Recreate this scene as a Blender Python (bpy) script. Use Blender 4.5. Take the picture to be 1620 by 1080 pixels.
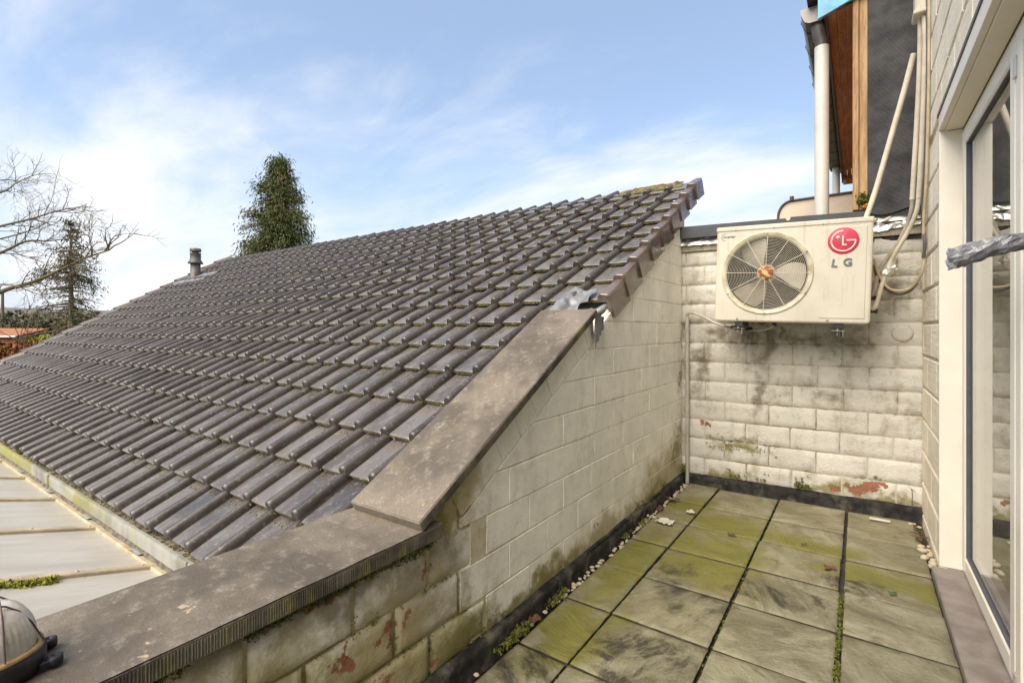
import bpy, math, random
import numpy as np
from mathutils import Vector as V, Matrix, noise as mn
R = math.radians
rnd = random.Random(7)
for o in list(bpy.data.objects): bpy.data.objects.remove(o)
sc = bpy.context.scene
col = sc.collection

# ---------------------------------------------------------------- camera
CAM_Z = 1.22
cd = bpy.data.cameras.new('camera'); cam = bpy.data.objects.new('camera', cd); col.objects.link(cam)
cam.location = (0, 0, CAM_Z); cam.rotation_euler = (R(90), 0, math.atan2(547, 783))
cd.sensor_width = 36; cd.lens = 783 / 1620 * 36; cd.shift_y = -20 / 1620
cd.clip_start = .02; cd.clip_end = 4000
sc.camera = cam

# ---------------------------------------------------------------- sky, sun, exposure
SUN_AZ, SUN_EL = R(184), R(48)          # compass-like: 0 = +y, clockwise towards +x
w = bpy.data.worlds.new('World'); sc.world = w; w.use_nodes = True
nt = w.node_tree; nt.nodes.clear(); N = nt.nodes.new; L = nt.links.new
wo = N('ShaderNodeOutputWorld'); bg = N('ShaderNodeBackground'); sky = N('ShaderNodeTexSky')
sky.sky_type = 'NISHITA'; sky.sun_disc = False; sky.sun_elevation = SUN_EL; sky.sun_rotation = SUN_AZ
sky.air_density = 1.0; sky.dust_density = 1.2; sky.ozone_density = 3.5
tc = N('ShaderNodeTexCoord'); sep = N('ShaderNodeSeparateXYZ'); L(tc.outputs['Generated'], sep.inputs[0])
def wm(op, a, b=None, c=None, clamp=False):
    n = N('ShaderNodeMath'); n.operation = op; n.use_clamp = clamp
    for i, v in enumerate((a, b, c)):
        if v is None: continue
        if isinstance(v, (int, float)): n.inputs[i].default_value = v
        else: L(v, n.inputs[i])
    return n.outputs[0]
zz = wm('ADD', wm('MAXIMUM', sep.outputs[2], 0.0), .22)
cv = N('ShaderNodeCombineXYZ'); L(wm('DIVIDE', sep.outputs[0], zz), cv.inputs[0]); L(wm('DIVIDE', sep.outputs[1], zz), cv.inputs[1])
mp = N('ShaderNodeMapping'); L(cv.outputs[0], mp.inputs[0]); mp.inputs['Rotation'].default_value = (0, 0, R(-28)); mp.inputs['Scale'].default_value = (.62, 1.25, 1); mp.inputs['Location'].default_value = (20.4, 2.9, 0)
def wnoise(scale, detail, rough, dist):
    n = N('ShaderNodeTexNoise'); L(mp.outputs[0], n.inputs['Vector']); n.inputs['Scale'].default_value = scale
    n.inputs['Detail'].default_value = detail; n.inputs['Roughness'].default_value = rough; n.inputs['Distortion'].default_value = dist
    return n.outputs[0]
def wss(x, a, b):
    n = N('ShaderNodeMapRange'); n.interpolation_type = 'SMOOTHSTEP'; n.inputs['From Min'].default_value = a; n.inputs['From Max'].default_value = b
    L(x, n.inputs['Value']); return n.outputs[0]
c1 = wss(wm('ADD', wm('MULTIPLY', wnoise(.8, 7, .55, .3), .75), wm('MULTIPLY', wnoise(2.6, 8, .6, .5), .25)), .42, .66)
hz = wss(sep.outputs[2], .42, -.02)      # clouds close up towards the horizon, as seen edge-on
veil = N('ShaderNodeMix'); veil.data_type = 'RGBA'; L(wm('ADD', wm('MULTIPLY', hz, .58), .34, clamp=True), veil.inputs[0]); L(sky.outputs[0], veil.inputs[6]); veil.inputs[7].default_value = (2.8, 3.3, 3.9, 1)
cf = wm('MULTIPLY', c1, .95, clamp=True)
mx = N('ShaderNodeMix'); mx.data_type = 'RGBA'; L(cf, mx.inputs[0]); L(veil.outputs[2], mx.inputs[6]); mx.inputs[7].default_value = (4.5, 4.5, 4.55, 1)
L(mx.outputs[2], bg.inputs[0]); bg.inputs[1].default_value = .09; L(bg.outputs[0], wo.inputs[0])
sd = bpy.data.lights.new('sun', 'SUN'); sd.energy = 2.5; sd.angle = R(56); sd.color = (1, .90, .76)
so = bpy.data.objects.new('sun', sd); col.objects.link(so)
sdir = V((math.sin(SUN_AZ) * math.cos(SUN_EL), math.cos(SUN_AZ) * math.cos(SUN_EL), math.sin(SUN_EL)))
so.rotation_euler = (-sdir).to_track_quat('-Z', 'Y').to_euler(); so.location = sdir * 30
vs = sc.view_settings; vs.view_transform = 'Standard'; vs.look = 'None'; vs.exposure = 1.48; vs.gamma = 1; vs.use_curve_mapping = False
sc.render.engine = 'CYCLES'

# ---------------------------------------------------------------- material helpers
class G:
    def __init__(s, name):
        s.m = bpy.data.materials.new(name); s.m.use_nodes = True; s.t = s.m.node_tree
        s.b = s.t.nodes['Principled BSDF']; s._p = None
    def n(s, k): return s.t.nodes.new(k)
    def set(s, sock, v):
        if isinstance(v, (int, float)):
            sock.default_value = v
        elif isinstance(v, (tuple, list)):
            sock.default_value = tuple(v) + ((1,) if len(v) == 3 and sock.type == 'RGBA' else ())
        else: s.t.links.new(v, sock)
    @property
    def P(s):
        if s._p is None: s._p = s.n('ShaderNodeNewGeometry').outputs['Position']
        return s._p
    def obj(s): return s.n('ShaderNodeTexCoord').outputs['Object']
    def rand(s):
        return s.n('ShaderNodeObjectInfo').outputs['Random']
    def island(s): return s.n('ShaderNodeNewGeometry').outputs['Random Per Island']
    def math(s, op, a, b=None, clamp=False):
        n = s.n('ShaderNodeMath'); n.operation = op; n.use_clamp = clamp
        s.set(n.inputs[0], a)
        if b is not None: s.set(n.inputs[1], b)
        return n.outputs[0]
    def vm(s, op, a, b=None):
        n = s.n('ShaderNodeVectorMath'); n.operation = op
        s.set(n.inputs[0], a)
        if b is not None: s.set(n.inputs[1], b)
        return n.outputs['Value'] if op == 'LENGTH' else n.outputs[0]
    def noise(s, scale, detail=4, rough=.55, vec=None, dist=0, stretch=None):
        v = vec if vec is not None else s.P
        if stretch: v = s.vm('MULTIPLY', v, stretch)
        n = s.n('ShaderNodeTexNoise'); s.set(n.inputs['Vector'], v); n.inputs['Scale'].default_value = scale
        n.inputs['Detail'].default_value = detail; n.inputs['Roughness'].default_value = rough; n.inputs['Distortion'].default_value = dist
        return n.outputs[0]
    def voro(s, scale, vec=None, feature='F1'):
        n = s.n('ShaderNodeTexVoronoi'); s.set(n.inputs['Vector'], vec if vec is not None else s.P); n.inputs['Scale'].default_value = scale; n.feature = feature
        return n.outputs['Distance']
    def ss(s, x, a, b, lo=0., hi=1.):
        n = s.n('ShaderNodeMapRange'); n.interpolation_type = 'SMOOTHSTEP'
        for k, v in (('From Min', a), ('From Max', b), ('To Min', lo), ('To Max', hi)): n.inputs[k].default_value = v
        s.set(n.inputs['Value'], x); return n.outputs[0]
    def lin(s, x, a, b, lo=0., hi=1.):
        n = s.n('ShaderNodeMapRange')
        for k, v in (('From Min', a), ('From Max', b), ('To Min', lo), ('To Max', hi)): n.inputs[k].default_value = v
        s.set(n.inputs['Value'], x); return n.outputs[0]
    def mix(s, f, a, b, blend='MIX'):
        n = s.n('ShaderNodeMix'); n.data_type = 'RGBA'; n.blend_type = blend
        s.set(n.inputs[0], f); s.set(n.inputs[6], a); s.set(n.inputs[7], b); return n.outputs[2]
    def blobs(s, L):
        """soft union of ellipsoids: list of (centre, radii)"""
        out = None
        nz = s.n('ShaderNodeTexNoise'); s.set(nz.inputs['Vector'], s.P); nz.inputs['Scale'].default_value = 4.5; nz.inputs['Detail'].default_value = 5; nz.inputs['Roughness'].default_value = .62
        W = s.vm('ADD', s.P, s.vm('MULTIPLY', s.vm('SUBTRACT', nz.outputs['Color'], (.5, .5, .5)), (.5, .5, .5)))
        for c, r in L:
            if isinstance(r, (int, float)): r = (r, r, r)
            d = s.vm('LENGTH', s.vm('MULTIPLY', s.vm('SUBTRACT', W, c), tuple(1 / q for q in r)))
            f = s.lin(d, 1, 0)
            out = f if out is None else s.math('MAXIMUM', out, f)
        return out
    def bump(s, h, strength=.3, dist=.01, nrm=None):
        n = s.n('ShaderNodeBump'); n.inputs['Strength'].default_value = strength; n.inputs['Distance'].default_value = dist
        s.set(n.inputs['Height'], h)
        if nrm is not None: s.set(n.inputs['Normal'], nrm)
        s.t.links.new(n.outputs[0], s.b.inputs['Normal']); return n.outputs[0]
    def fin(s, color=None, rough=None, metal=None, spec=None, **kw):
        if color is not None: s.set(s.b.inputs['Base Color'], color)
        if rough is not None: s.set(s.b.inputs['Roughness'], rough)
        if metal is not None: s.set(s.b.inputs['Metallic'], metal)
        if spec is not None: s.set(s.b.inputs['Specular IOR Level'], spec)
        for k, v in kw.items(): s.set(s.b.inputs[k.replace('_', ' ')], v)
        return s.m

def simple(name, c, rough=.6, var=.18, scale=14, bump=.15, bscale=60, metal=0, dirt=None, dirt_amt=.5, spec=.5):
    g = G(name); n1 = g.noise(scale, 6); n2 = g.noise(bscale, 5)
    a = tuple(x * (1 - var) for x in c); b = tuple(min(1, x * (1 + var)) for x in c)
    cc = g.mix(g.ss(n1, .3, .7), a, b)
    if dirt: cc = g.mix(g.math('MULTIPLY', g.ss(g.noise(scale * .45, 8, .65), .5, .7), dirt_amt), cc, dirt)
    if bump: g.bump(n2, bump, .004)
    return g.fin(cc, g.lin(n1, .3, .7, rough - .08, min(1, rough + .1)), metal, spec)

def painted(name, base, red=(), green=(), dark=(), yellow=(), dk=.52, grime=.35, grime_c=(.30, .25, .16), hstretch=None, bumpk=.5, tint=.12):
    """old masonry paint: grime, peeled-to-brick patches, algae, black streaks"""
    g = G(name)
    n0 = g.noise(1.6, 5); n1 = g.noise(5, 8, .62); n2 = g.noise(17, 8, .65); n3 = g.noise(90, 4)
    c = g.mix(g.ss(n1, .3, .7), tuple(x * (1 - tint) for x in base), tuple(x * (1 + tint * .35) for x in base))
    c = g.mix(g.math('MULTIPLY', g.rand(), .13), c, tuple(x * .8 for x in base))
    st = g.noise(4, 7, .6, stretch=(2.2, 2.2, .5))
    gr = g.math('MULTIPLY', g.ss(g.math('ADD', g.math('MULTIPLY', st, .55), g.math('MULTIPLY', n2, .45)), .48, .66), grime)
    c = g.mix(gr, c, grime_c)
    if dark:
        f = g.math('ADD', g.math('MULTIPLY', g.blobs(dark), .55), g.math('MULTIPLY', g.math('ADD', n2, g.math('MULTIPLY', n1, .6)), .5))
        c = g.mix(g.ss(f, dk, dk + .48, 0, .8), c, g.mix(n3, (.10, .075, .042), (.17, .13, .08)))
    if yellow:
        f = g.math('ADD', g.math('MULTIPLY', g.blobs(yellow), .75), g.math('MULTIPLY', g.math('ADD', n2, n1), .32))
        c = g.mix(g.ss(f, .35, .8, 0, .85), c, g.mix(n2, (.36, .30, .14), (.52, .45, .27)))
    if green:
        f = g.math('ADD', g.math('MULTIPLY', g.blobs(green), .6), g.math('MULTIPLY', g.math('ADD', n2, g.math('MULTIPLY', n1, .7)), .42))
        c = g.mix(g.ss(f, .55, .9, 0, .85), c, g.mix(n3, (.13, .125, .022), (.26, .22, .06)))
    h = n3
    if red:
        f = g.math('ADD', g.math('MULTIPLY', g.blobs(red), .5), g.math('MULTIPLY', g.math('ADD', g.math('MULTIPLY', g.noise(26, 8, .7), 1.2), g.math('MULTIPLY', g.noise(9, 6, .6), .9)), .4))
        rm = g.ss(f, .695, .75)
        c = g.mix(rm, c, g.mix(n3, (.20, .075, .036), (.36, .16, .09)))
        h = g.math('SUBTRACT', h, g.math('MULTIPLY', rm, .8))
    h = g.math('ADD', h, g.math('MULTIPLY', n2, 1.4))
    if hstretch: h = g.math('ADD', h, g.math('MULTIPLY', g.noise(10, 4, .5, stretch=hstretch), 1.6))
    g.bump(h, bumpk, .006)
    return g.fin(c, .72, spec=.35)

# ---------------------------------------------------------------- mesh helpers
class MB:
    def __init__(s): s.v = []; s.f = []; s.mi = []; s.sm = []
    def add(s, vs, fs, mi=0, smooth=False):
        o = len(s.v); s.v += [tuple(p) for p in vs]
        for f in fs: s.f.append(tuple(i + o for i in f)); s.mi.append(mi); s.sm.append(smooth)
        return s
    def box(s, a, b, mi=0, bev=0., M=None):
        (x0, y0, z0), (x1, y1, z1) = [min(p, q) for p, q in zip(a, b)], [max(p, q) for p, q in zip(a, b)]
        if bev <= 0:
            vs = [(x, y, z) for z in (z0, z1) for y in (y0, y1) for x in (x0, x1)]
            fs = [(0, 2, 3, 1), (4, 5, 7, 6), (0, 1, 5, 4), (2, 6, 7, 3), (0, 4, 6, 2), (1, 3, 7, 5)]
        else:
            vs = []; idx = {}
            for sx in (0, 1):
                for sy in (0, 1):
                    for sz in (0, 1):
                        for ax in range(3):
                            p = [(x0, x1)[sx], (y0, y1)[sy], (z0, z1)[sz]]
                            for k in range(3):
                                if k != ax: p[k] += bev * (1 - 2 * (sx, sy, sz)[k])
                            idx[sx, sy, sz, ax] = len(vs); vs.append(p)
            fs = []
            for ax in range(3):
                o = [k for k in range(3) if k != ax]
                for sd_ in (0, 1):
                    q = []
                    for u, v_ in ((0, 0), (1, 0), (1, 1), (0, 1)):
                        t = [0, 0, 0]; t[ax] = sd_; t[o[0]] = u; t[o[1]] = v_; q.append(idx[t[0], t[1], t[2], ax])
                    fs.append(tuple(q))
                for u in (0, 1):
                    for v_ in (0, 1):
                        q = []
                        for sd_, a2 in ((0, o[0]), (1, o[0]), (1, o[1]), (0, o[1])):
                            t = [0, 0, 0]; t[ax] = sd_; t[o[0]] = u; t[o[1]] = v_; q.append(idx[t[0], t[1], t[2], a2])
                        fs.append(tuple(q))
            for sx in (0, 1):
                for sy in (0, 1):
                    for sz in (0, 1): fs.append(tuple(idx[sx, sy, sz, k] for k in range(3)))
            c = V(((x0 + x1) / 2, (y0 + y1) / 2, (z0 + z1) / 2)); ff = []
            for f in fs:
                p = [V(vs[i]) for i in f]; n = (p[1] - p[0]).cross(p[2] - p[0])
                ff.append(f if n.dot(sum(p, V()) / len(p) - c) > 0 else f[::-1])
            fs = ff
        if M is not None: vs = [M @ V(p) for p in vs]
        return s.add(vs, fs, mi)
    def prism(s, poly, ext, mi=0, bev=0.):
        """poly: list of 3D points (planar, ccw seen from -ext... either), extruded by vector ext; bev insets the ext end"""
        e = V(ext); P = [V(p) for p in poly]; n = len(P); c = sum(P, V()) / n
        nr = (P[1] - P[0]).cross(P[2] - P[1])
        if nr.dot(e) < 0: P = P[::-1]
        if bev > 0:
            el = e.length; ed = e / el; top = []
            for i in range(n):
                d1 = (P[i] - P[i - 1]).normalized(); d2 = (P[(i + 1) % n] - P[i]).normalized()
                n1 = ed.cross(d1); n2 = ed.cross(d2); b = n1 + n2; b = b / max(.35, b.dot(n1)) if b.length > 1e-6 else n1
                top.append(P[i] + b * bev + e)
            mid = [p + ed * (el - bev) for p in P]
            vs = P + mid + top
            fs = [tuple(range(n))[::-1], tuple(range(2 * n, 3 * n))]
            for k in (0, n): fs += [(k + i, k + (i + 1) % n, k + n + (i + 1) % n, k + n + i) for i in range(n)]
        else:
            vs = P + [p + e for p in P]
            fs = [tuple(range(n))[::-1], tuple(range(n, 2 * n))] + [(i, (i + 1) % n, n + (i + 1) % n, n + i) for i in range(n)]
        return s.add(vs, fs, mi)
    def tube(s, pts, r, seg=10, mi=0, caps=True, closed=False, smooth=True):
        P = [V(p) for p in pts]; n = len(P)
        rr = r if isinstance(r, (list, tuple)) else [r] * n
        vs = []; fs = []; up = None
        for i, p in enumerate(P):
            if closed: t = P[(i + 1) % n] - P[i - 1]
            else: t = P[min(i + 1, n - 1)] - P[max(i - 1, 0)]
            t = t.normalized()
            if up is None:
                up = V((0, 0, 1)) if abs(t.z) < .9 else V((1, 0, 0))
            a = (up - t * up.dot(t)).normalized(); b = t.cross(a); up = a
            for k in range(seg):
                q = 2 * math.pi * k / seg; vs.append(p + (a * math.cos(q) + b * math.sin(q)) * rr[i])
        for i in range(n if closed else n - 1):
            j = (i + 1) % n
            fs += [(i * seg + k, i * seg + (k + 1) % seg, j * seg + (k + 1) % seg, j * seg + k) for k in range(seg)]
        s.add(vs, fs, mi, smooth)
        if caps and not closed:
            s.add(vs[:seg], [tuple(range(seg))[::-1]], mi); s.add(vs[-seg:], [tuple(range(seg))], mi)
        return s
    def lathe(s, prof, c=(0, 0, 0), seg=24, M=None, mi=0, smooth=True, caps=True):
        """prof: (radius, height) pairs about local z"""
        vs = []; fs = []; n = len(prof)
        for r, h in prof:
            for k in range(seg):
                q = 2 * math.pi * k / seg; p = V((r * math.cos(q), r * math.sin(q), h)); vs.append((M @ p if M is not None else p) + V(c))
        for i in range(n - 1):
            fs += [(i * seg + k, i * seg + (k + 1) % seg, (i + 1) * seg + (k + 1) % seg, (i + 1) * seg + k) for k in range(seg)]
        if caps and prof[0][0] > 1e-5: fs.append(tuple(range(seg))[::-1])
        if caps and prof[-1][0] > 1e-5: fs.append(tuple((n - 1) * seg + k for k in range(seg)))
        return s.add(vs, fs, mi, smooth)
    def grid(s, nu, nv, fn, mi=0, smooth=True, flip=False):
        vs = [fn(i / nu, j / nv) for j in range(nv + 1) for i in range(nu + 1)]
        fs = [(j * (nu + 1) + i, j * (nu + 1) + i + 1, (j + 1) * (nu + 1) + i + 1, (j + 1) * (nu + 1) + i) for j in range(nv) for i in range(nu)]
        if flip: fs = [f[::-1] for f in fs]
        return s.add(vs, fs, mi, smooth)
    def mesh(s, name, mats):
        me = bpy.data.meshes.new(name); me.from_pydata([tuple(v) for v in s.v], [], s.f)
        for m in (mats if isinstance(mats, (list, tuple)) else [mats]): me.materials.append(m)
        me.polygons.foreach_set('material_index', s.mi); me.polygons.foreach_set('use_smooth', s.sm); me.update()
        return me
    def build(s, name, mats, parent=None, M=None):
        if M is not None: s.v = [tuple(M @ V(p)) for p in s.v]
        a = np.array(s.v, dtype=float); c = (a.min(0) + a.max(0)) / 2
        s.v = [tuple(p) for p in (a - c)]
        o = bpy.data.objects.new(name, s.mesh(name, mats)); col.objects.link(o); put(o, c, parent)
        return o
WLOC = {}
def put(o, c, parent=None):
    WLOC[o.name] = V(c)
    if parent is not None:
        o.parent = parent; o.location = V(c) - WLOC[parent.name]
    else: o.location = V(c)
def tag(o, label, cat, group=None):
    o['label'] = label; o['category'] = cat
    if group: o['group'] = group
    return o
def thing(name, loc, label, cat, group=None):
    o = bpy.data.objects.new(name, None); col.objects.link(o); o.empty_display_size = .1; put(o, loc); return tag(o, label, cat, group)
def struct(o): o['kind'] = 'structure'; return o
def stuff(o): o['kind'] = 'stuff'; return o
def inst(me, name, parent, M):
    o = bpy.data.objects.new(name, me); col.objects.link(o)
    if parent is not None:
        o.parent = parent; M = Matrix.Translation(-WLOC[parent.name]) @ M
    o.matrix_local = M; WLOC[o.name] = M.translation.copy() if parent is None else WLOC[parent.name] + M.translation
    return o
def smooth_path(pts, n=6):
    P = [V(p) for p in pts]; out = []
    for i in range(len(P) - 1):
        p0, p1, p2, p3 = P[max(i - 1, 0)], P[i], P[i + 1], P[min(i + 2, len(P) - 1)]
        for k in range(n):
            t = k / n
            out.append(.5 * ((2 * p1) + (p2 - p0) * t + (2 * p0 - 5 * p1 + 4 * p2 - p3) * t * t + (3 * p1 - p0 - 3 * p2 + p3) * t ** 3))
    return out + [P[-1]]
def clip(poly, a, b, c):
    """keep a*u+b*v<=c"""
    out = []
    for i in range(len(poly)):
        p, q = poly[i - 1], poly[i]; fp, fq = a * p[0] + b * p[1] - c, a * q[0] + b * q[1] - c
        if (fp <= 0) != (fq <= 0):
            t = fp / (fp - fq); out.append((p[0] + (q[0] - p[0]) * t, p[1] + (q[1] - p[1]) * t))
        if fq <= 0: out.append(q)
    return out
def area(poly):
    return abs(sum(poly[i - 1][0] * poly[i][1] - poly[i][0] * poly[i - 1][1] for i in range(len(poly)))) / 2
def tuft(mb, p, size, n=7, mi=0, up=(0, 0, 1), flat=.6):
    """a small cushion of leaflets"""
    p = V(p); up = V(up)
    for _ in range(n):
        d = V((rnd.gauss(0, 1), rnd.gauss(0, 1), rnd.gauss(0, 1))).normalized(); d = (d + up * flat).normalized()
        a = d.orthogonal().normalized(); a.rotate(Matrix.Rotation(rnd.random() * 6.28, 3, d))
        l = size * rnd.uniform(.5, 1.1); w_ = l * .45; o = p + V((rnd.gauss(0, 1), rnd.gauss(0, 1), rnd.gauss(0, .5))) * size * .5
        mb.add([o - a * w_, o + a * w_, o + d * l], [(0, 1, 2)], mi)

# ---------------------------------------------------------------- materials
PI = math.pi
XW = -1.16        # terrace face of the gable wall
M = {}
M['gable'] = painted('gable_paint', (.90, .87, .79),
    yellow=[((XW, .35, .15), (.4, .8, .5)), ((XW, 1.0, .15), (.4, .5, .36)), ((XW, 2.4, .0), (.3, 1.5, .2)), ((XW, 3.6, .1), (.3, .8, .3)), ((XW, 1.3, .6), (.3, .3, .2))],
    red=[((XW, 1.0, .08), (.2, .11, .2)), ((XW, .88, .34), (.2, .10, .12)), ((XW, 1.1, .34), (.2, .05, .07)), ((XW, 1.22, .10), (.2, .06, .05)), ((XW, 1.17, .44), (.2, .06, .07)), ((XW, 1.02, .30), (.2, .05, .12)), ((XW, .72, .5), (.2, .10, .05)), ((XW, 1.5, .58), (.1, .05, .05)), ((XW, 2.46, .15), (.1, .012, .1))],
    green=[((XW, .6, .1), (.3, .9, .62)), ((XW, 1.3, .05), (.3, .55, .42)), ((XW, 1.25, .55), (.2, .25, .2)), ((XW, 2.0, .05), (.2, 1.0, .16)), ((XW, 3.3, .04), (.2, .9, .28)), ((XW, 3.9, .3), (.2, .3, .4))],
    dark=[((XW, 1.12, .3), (.3, .42, .62)), ((XW, 1.2, .45), (.3, .3, .35)), ((XW, .7, .5), (.3, 1.0, .12)), ((XW, 1.45, .05), (.2, .6, .12)), ((XW, 4.05, .9), (.1, .05, 1.2))], dk=.43, grime=.22, grime_c=(.33, .28, .15))
M['gable_mortar'] = painted('gable_mortar_paint', (.78, .73, .62), red=[((XW, 1.02, .12), (.2, .1, .2))],
    green=[((XW, .8, .15), (.3, .8, .6)), ((XW, 2.6, .05), (.3, 1.6, .2))], dark=[((XW, .8, .2), (.3, .9, .7)), ((XW, 1.1, .35), (.4, .6, .6)), ((XW, 1.0, .2), (.4, .7, .6)), ((XW, 1.7, .1), (.3, .5, .2))], yellow=[((XW, .8, .2), (.3, 1.2, .8)), ((XW, 2.6, .0), (.3, 1.8, .25))], grime=.5)
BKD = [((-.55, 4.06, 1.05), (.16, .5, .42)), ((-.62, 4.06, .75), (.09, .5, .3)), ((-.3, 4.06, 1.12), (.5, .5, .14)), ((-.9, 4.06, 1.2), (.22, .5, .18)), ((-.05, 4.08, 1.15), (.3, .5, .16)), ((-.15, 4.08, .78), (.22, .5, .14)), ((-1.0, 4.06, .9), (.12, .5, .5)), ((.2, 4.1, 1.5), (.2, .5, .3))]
M['back'] = painted('back_wall_paint', (.63, .60, .525),
    red=[((-.0, 4.09, .12), (.22, .5, .09)), ((.1, 4.09, .16), (.16, .5, .09)), ((-1.03, 4.06, .46), (.09, .5, .06)), ((-.52, 4.05, 1.08), (.05, .5, .05))],
    green=[((-.75, 4.06, .35), (.35, .5, .1)), ((-.15, 4.08, .14), (.35, .5, .2)), ((-.45, 4.06, 1.15), (.08, .5, .12)), ((-.9, 4.05, .05), (.6, .5, .1)), ((.2, 4.09, .05), (.4, .5, .1))],
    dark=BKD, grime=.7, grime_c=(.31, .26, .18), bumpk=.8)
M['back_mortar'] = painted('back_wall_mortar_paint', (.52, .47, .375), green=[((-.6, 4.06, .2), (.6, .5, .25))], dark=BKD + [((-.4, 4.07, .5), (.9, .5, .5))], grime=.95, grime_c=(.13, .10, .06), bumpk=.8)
M['house'] = painted('house_block_paint', (.84, .755, .60), grime=.16, hstretch=(.6, .6, 5), bumpk=.55)
M['house_mortar'] = painted('house_mortar_paint', (.68, .62, .50), grime=.45)

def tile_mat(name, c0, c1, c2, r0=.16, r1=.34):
    g = G(name); r = g.math('FRACT', g.math('ADD', g.rand(), g.island()))
    n1 = g.noise(9, 7, .6, stretch=(1.6, .7, .7)); n2 = g.noise(55, 6, .6); n3 = g.noise(240, 3)
    c = g.mix(r, c0, c1); c = g.mix(g.ss(n1, .38, .68), c, c2)
    c = g.mix(g.ss(n2, .56, .70, 0, .4), c, (.27, .245, .195))
    c = g.mix(g.ss(g.noise(28, 7, .65, stretch=(1, .45, .45)), .54, .70, 0, .4), c, (.07, .055, .045))
    c = g.mix(g.ss(g.voro(38), .10, .05, 0, .5), c, (.33, .31, .22))
    g.bump(g.math('ADD', n2, g.math('MULTIPLY', n3, .4)), .10, .003)
    return g.fin(c, g.lin(n1, .3, .7, r0, r1), spec=.75)
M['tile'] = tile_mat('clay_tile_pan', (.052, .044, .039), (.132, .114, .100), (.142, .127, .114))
M['tile_roll_shaded'] = tile_mat('clay_tile_roll_shaded', (.030, .024, .021), (.056, .045, .039), (.062, .052, .045), .34, .5)  # darker copy of the pan colour: shade on the side-facing rolls is painted in
M['verge'] = tile_mat('verge_tile_glaze', (.060, .040, .033), (.160, .110, .088), (.13, .105, .09))
g = G('tile_edge_moss'); n = g.noise(30, 6, .6); n2 = g.noise(110, 3)
M['tile_edge'] = (g.bump(n2, .5, .004), g.fin(g.mix(g.ss(n, .4, .62), (.085, .072, .042), g.mix(n2, (.17, .14, .035), (.27, .235, .11))), .85))[1]

g = G('bluestone'); n1 = g.noise(3.2, 8, .62); n2 = g.noise(26, 7, .65); n3 = g.noise(160, 4, .6)
c = g.mix(g.ss(n1, .38, .63), (.085, .067, .047), (.20, .164, .12))
c = g.mix(g.ss(n2, .5, .72, 0, .5), c, (.36, .32, .26)); c = g.mix(g.ss(n3, .35, .65, 0, .5), c, (.10, .085, .07))
c = g.mix(g.math('MULTIPLY', g.ss(g.math('ADD', g.voro(23), g.math('MULTIPLY', n2, .25)), .24, .16, 0, .7), g.ss(g.noise(5, 3), .5, .6)), c, (.46, .42, .34))
c = g.mix(g.ss(g.math('ADD', g.math('MULTIPLY', g.blobs([((-1.18, .37, .577), (.035, .045, .1)), ((-1.24, .5, .577), (.02, .03, .1))]), .6), g.math('MULTIPLY', n2, .5)), .5, .62, 0, .6), c, (.5, .38, .24))
g.bump(g.math('ADD', g.math('MULTIPLY', n2, .8), n3), .45, .004)
M['coping'] = g.fin(c, .62, spec=.4)
g = G('chiselled_stone_edge'); n1 = g.noise(9, 7, .6); n3 = g.noise(120, 4)
c = g.mix(g.ss(n1, .35, .65), (.055, .048, .038), (.15, .13, .10)); c = g.mix(g.ss(g.noise(7, 6, .65, stretch=(1, 1, .5)), .52, .66, 0, .8), c, (.24, .21, .05))
g.bump(n3, .4, .003); M['coping_edge'] = g.fin(c, .8)

g = G('riven_slab'); r = g.rand()
wv = g.vm('ADD', g.P, g.vm('MULTIPLY', g.n('ShaderNodeTexNoise').outputs['Color'], (.0, .0, .0)))
vr = g.n('ShaderNodeVectorRotate'); vr.rotation_type = 'Z_AXIS'; g.set(vr.inputs['Vector'], g.vm('ADD', g.P, g.vm('MULTIPLY', g.n('ShaderNodeObjectInfo').outputs['Location'], (3.1, 2.3, 0)))); g.set(vr.inputs['Angle'], g.math('MULTIPLY', r, 7)); SV = vr.outputs[0]
n1 = g.noise(2.3, 8, .6, dist=.6); n2 = g.noise(4.2, 10, .68, vec=SV, stretch=(.7, 1.6, 1), dist=.7); n3 = g.noise(60, 8, .7); n4 = g.noise(9, 10, .7, dist=.4)
c = g.mix(g.ss(n2, .3, .7), (.125, .110, .058), (.33, .305, .20)); c = g.mix(g.math('MULTIPLY', r, .55), c, g.mix(g.noise(1.3, 2), (.225, .23, .145), (.265, .215, .12)))
c = g.mix(g.ss(n4, .48, .68, 0, .65), c, (.125, .108, .05))
c = g.mix(g.ss(g.noise(5, 10, .72, vec=SV, stretch=(.6, 1.9, 1), dist=.6), .56, .66, 0, .55), c, (.085, .072, .04))
c = g.mix(g.ss(n3, .56, .72, 0, .35), c, (.42, .40, .31)); c = g.mix(g.ss(n3, .44, .3, 0, .4), c, (.09, .08, .05))
gb = g.blobs([((-.66, 3.3, 0), (.42, .36, .4)), ((-.25, 3.25, 0), (.4, .2, .4)), ((.12, 3.0, 0), (.4, .22, .4)), ((-.65, 2.75, 0), (.42, .5, .4)), ((-1.0, 2.5, 0), (.2, .8, .4)), ((-.95, 1.8, 0), (.25, .4, .4)), ((-.95, 3.5, 0), (.18, .4, .4))])
f = g.math('ADD', g.math('MULTIPLY', gb, .55), g.math('ADD', g.math('MULTIPLY', n4, .42), g.math('MULTIPLY', n2, .30)))
c = g.mix(g.ss(f, .40, .72, 0, .88), c, g.mix(n4, (.085, .085, .010), (.235, .215, .035)))
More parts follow.
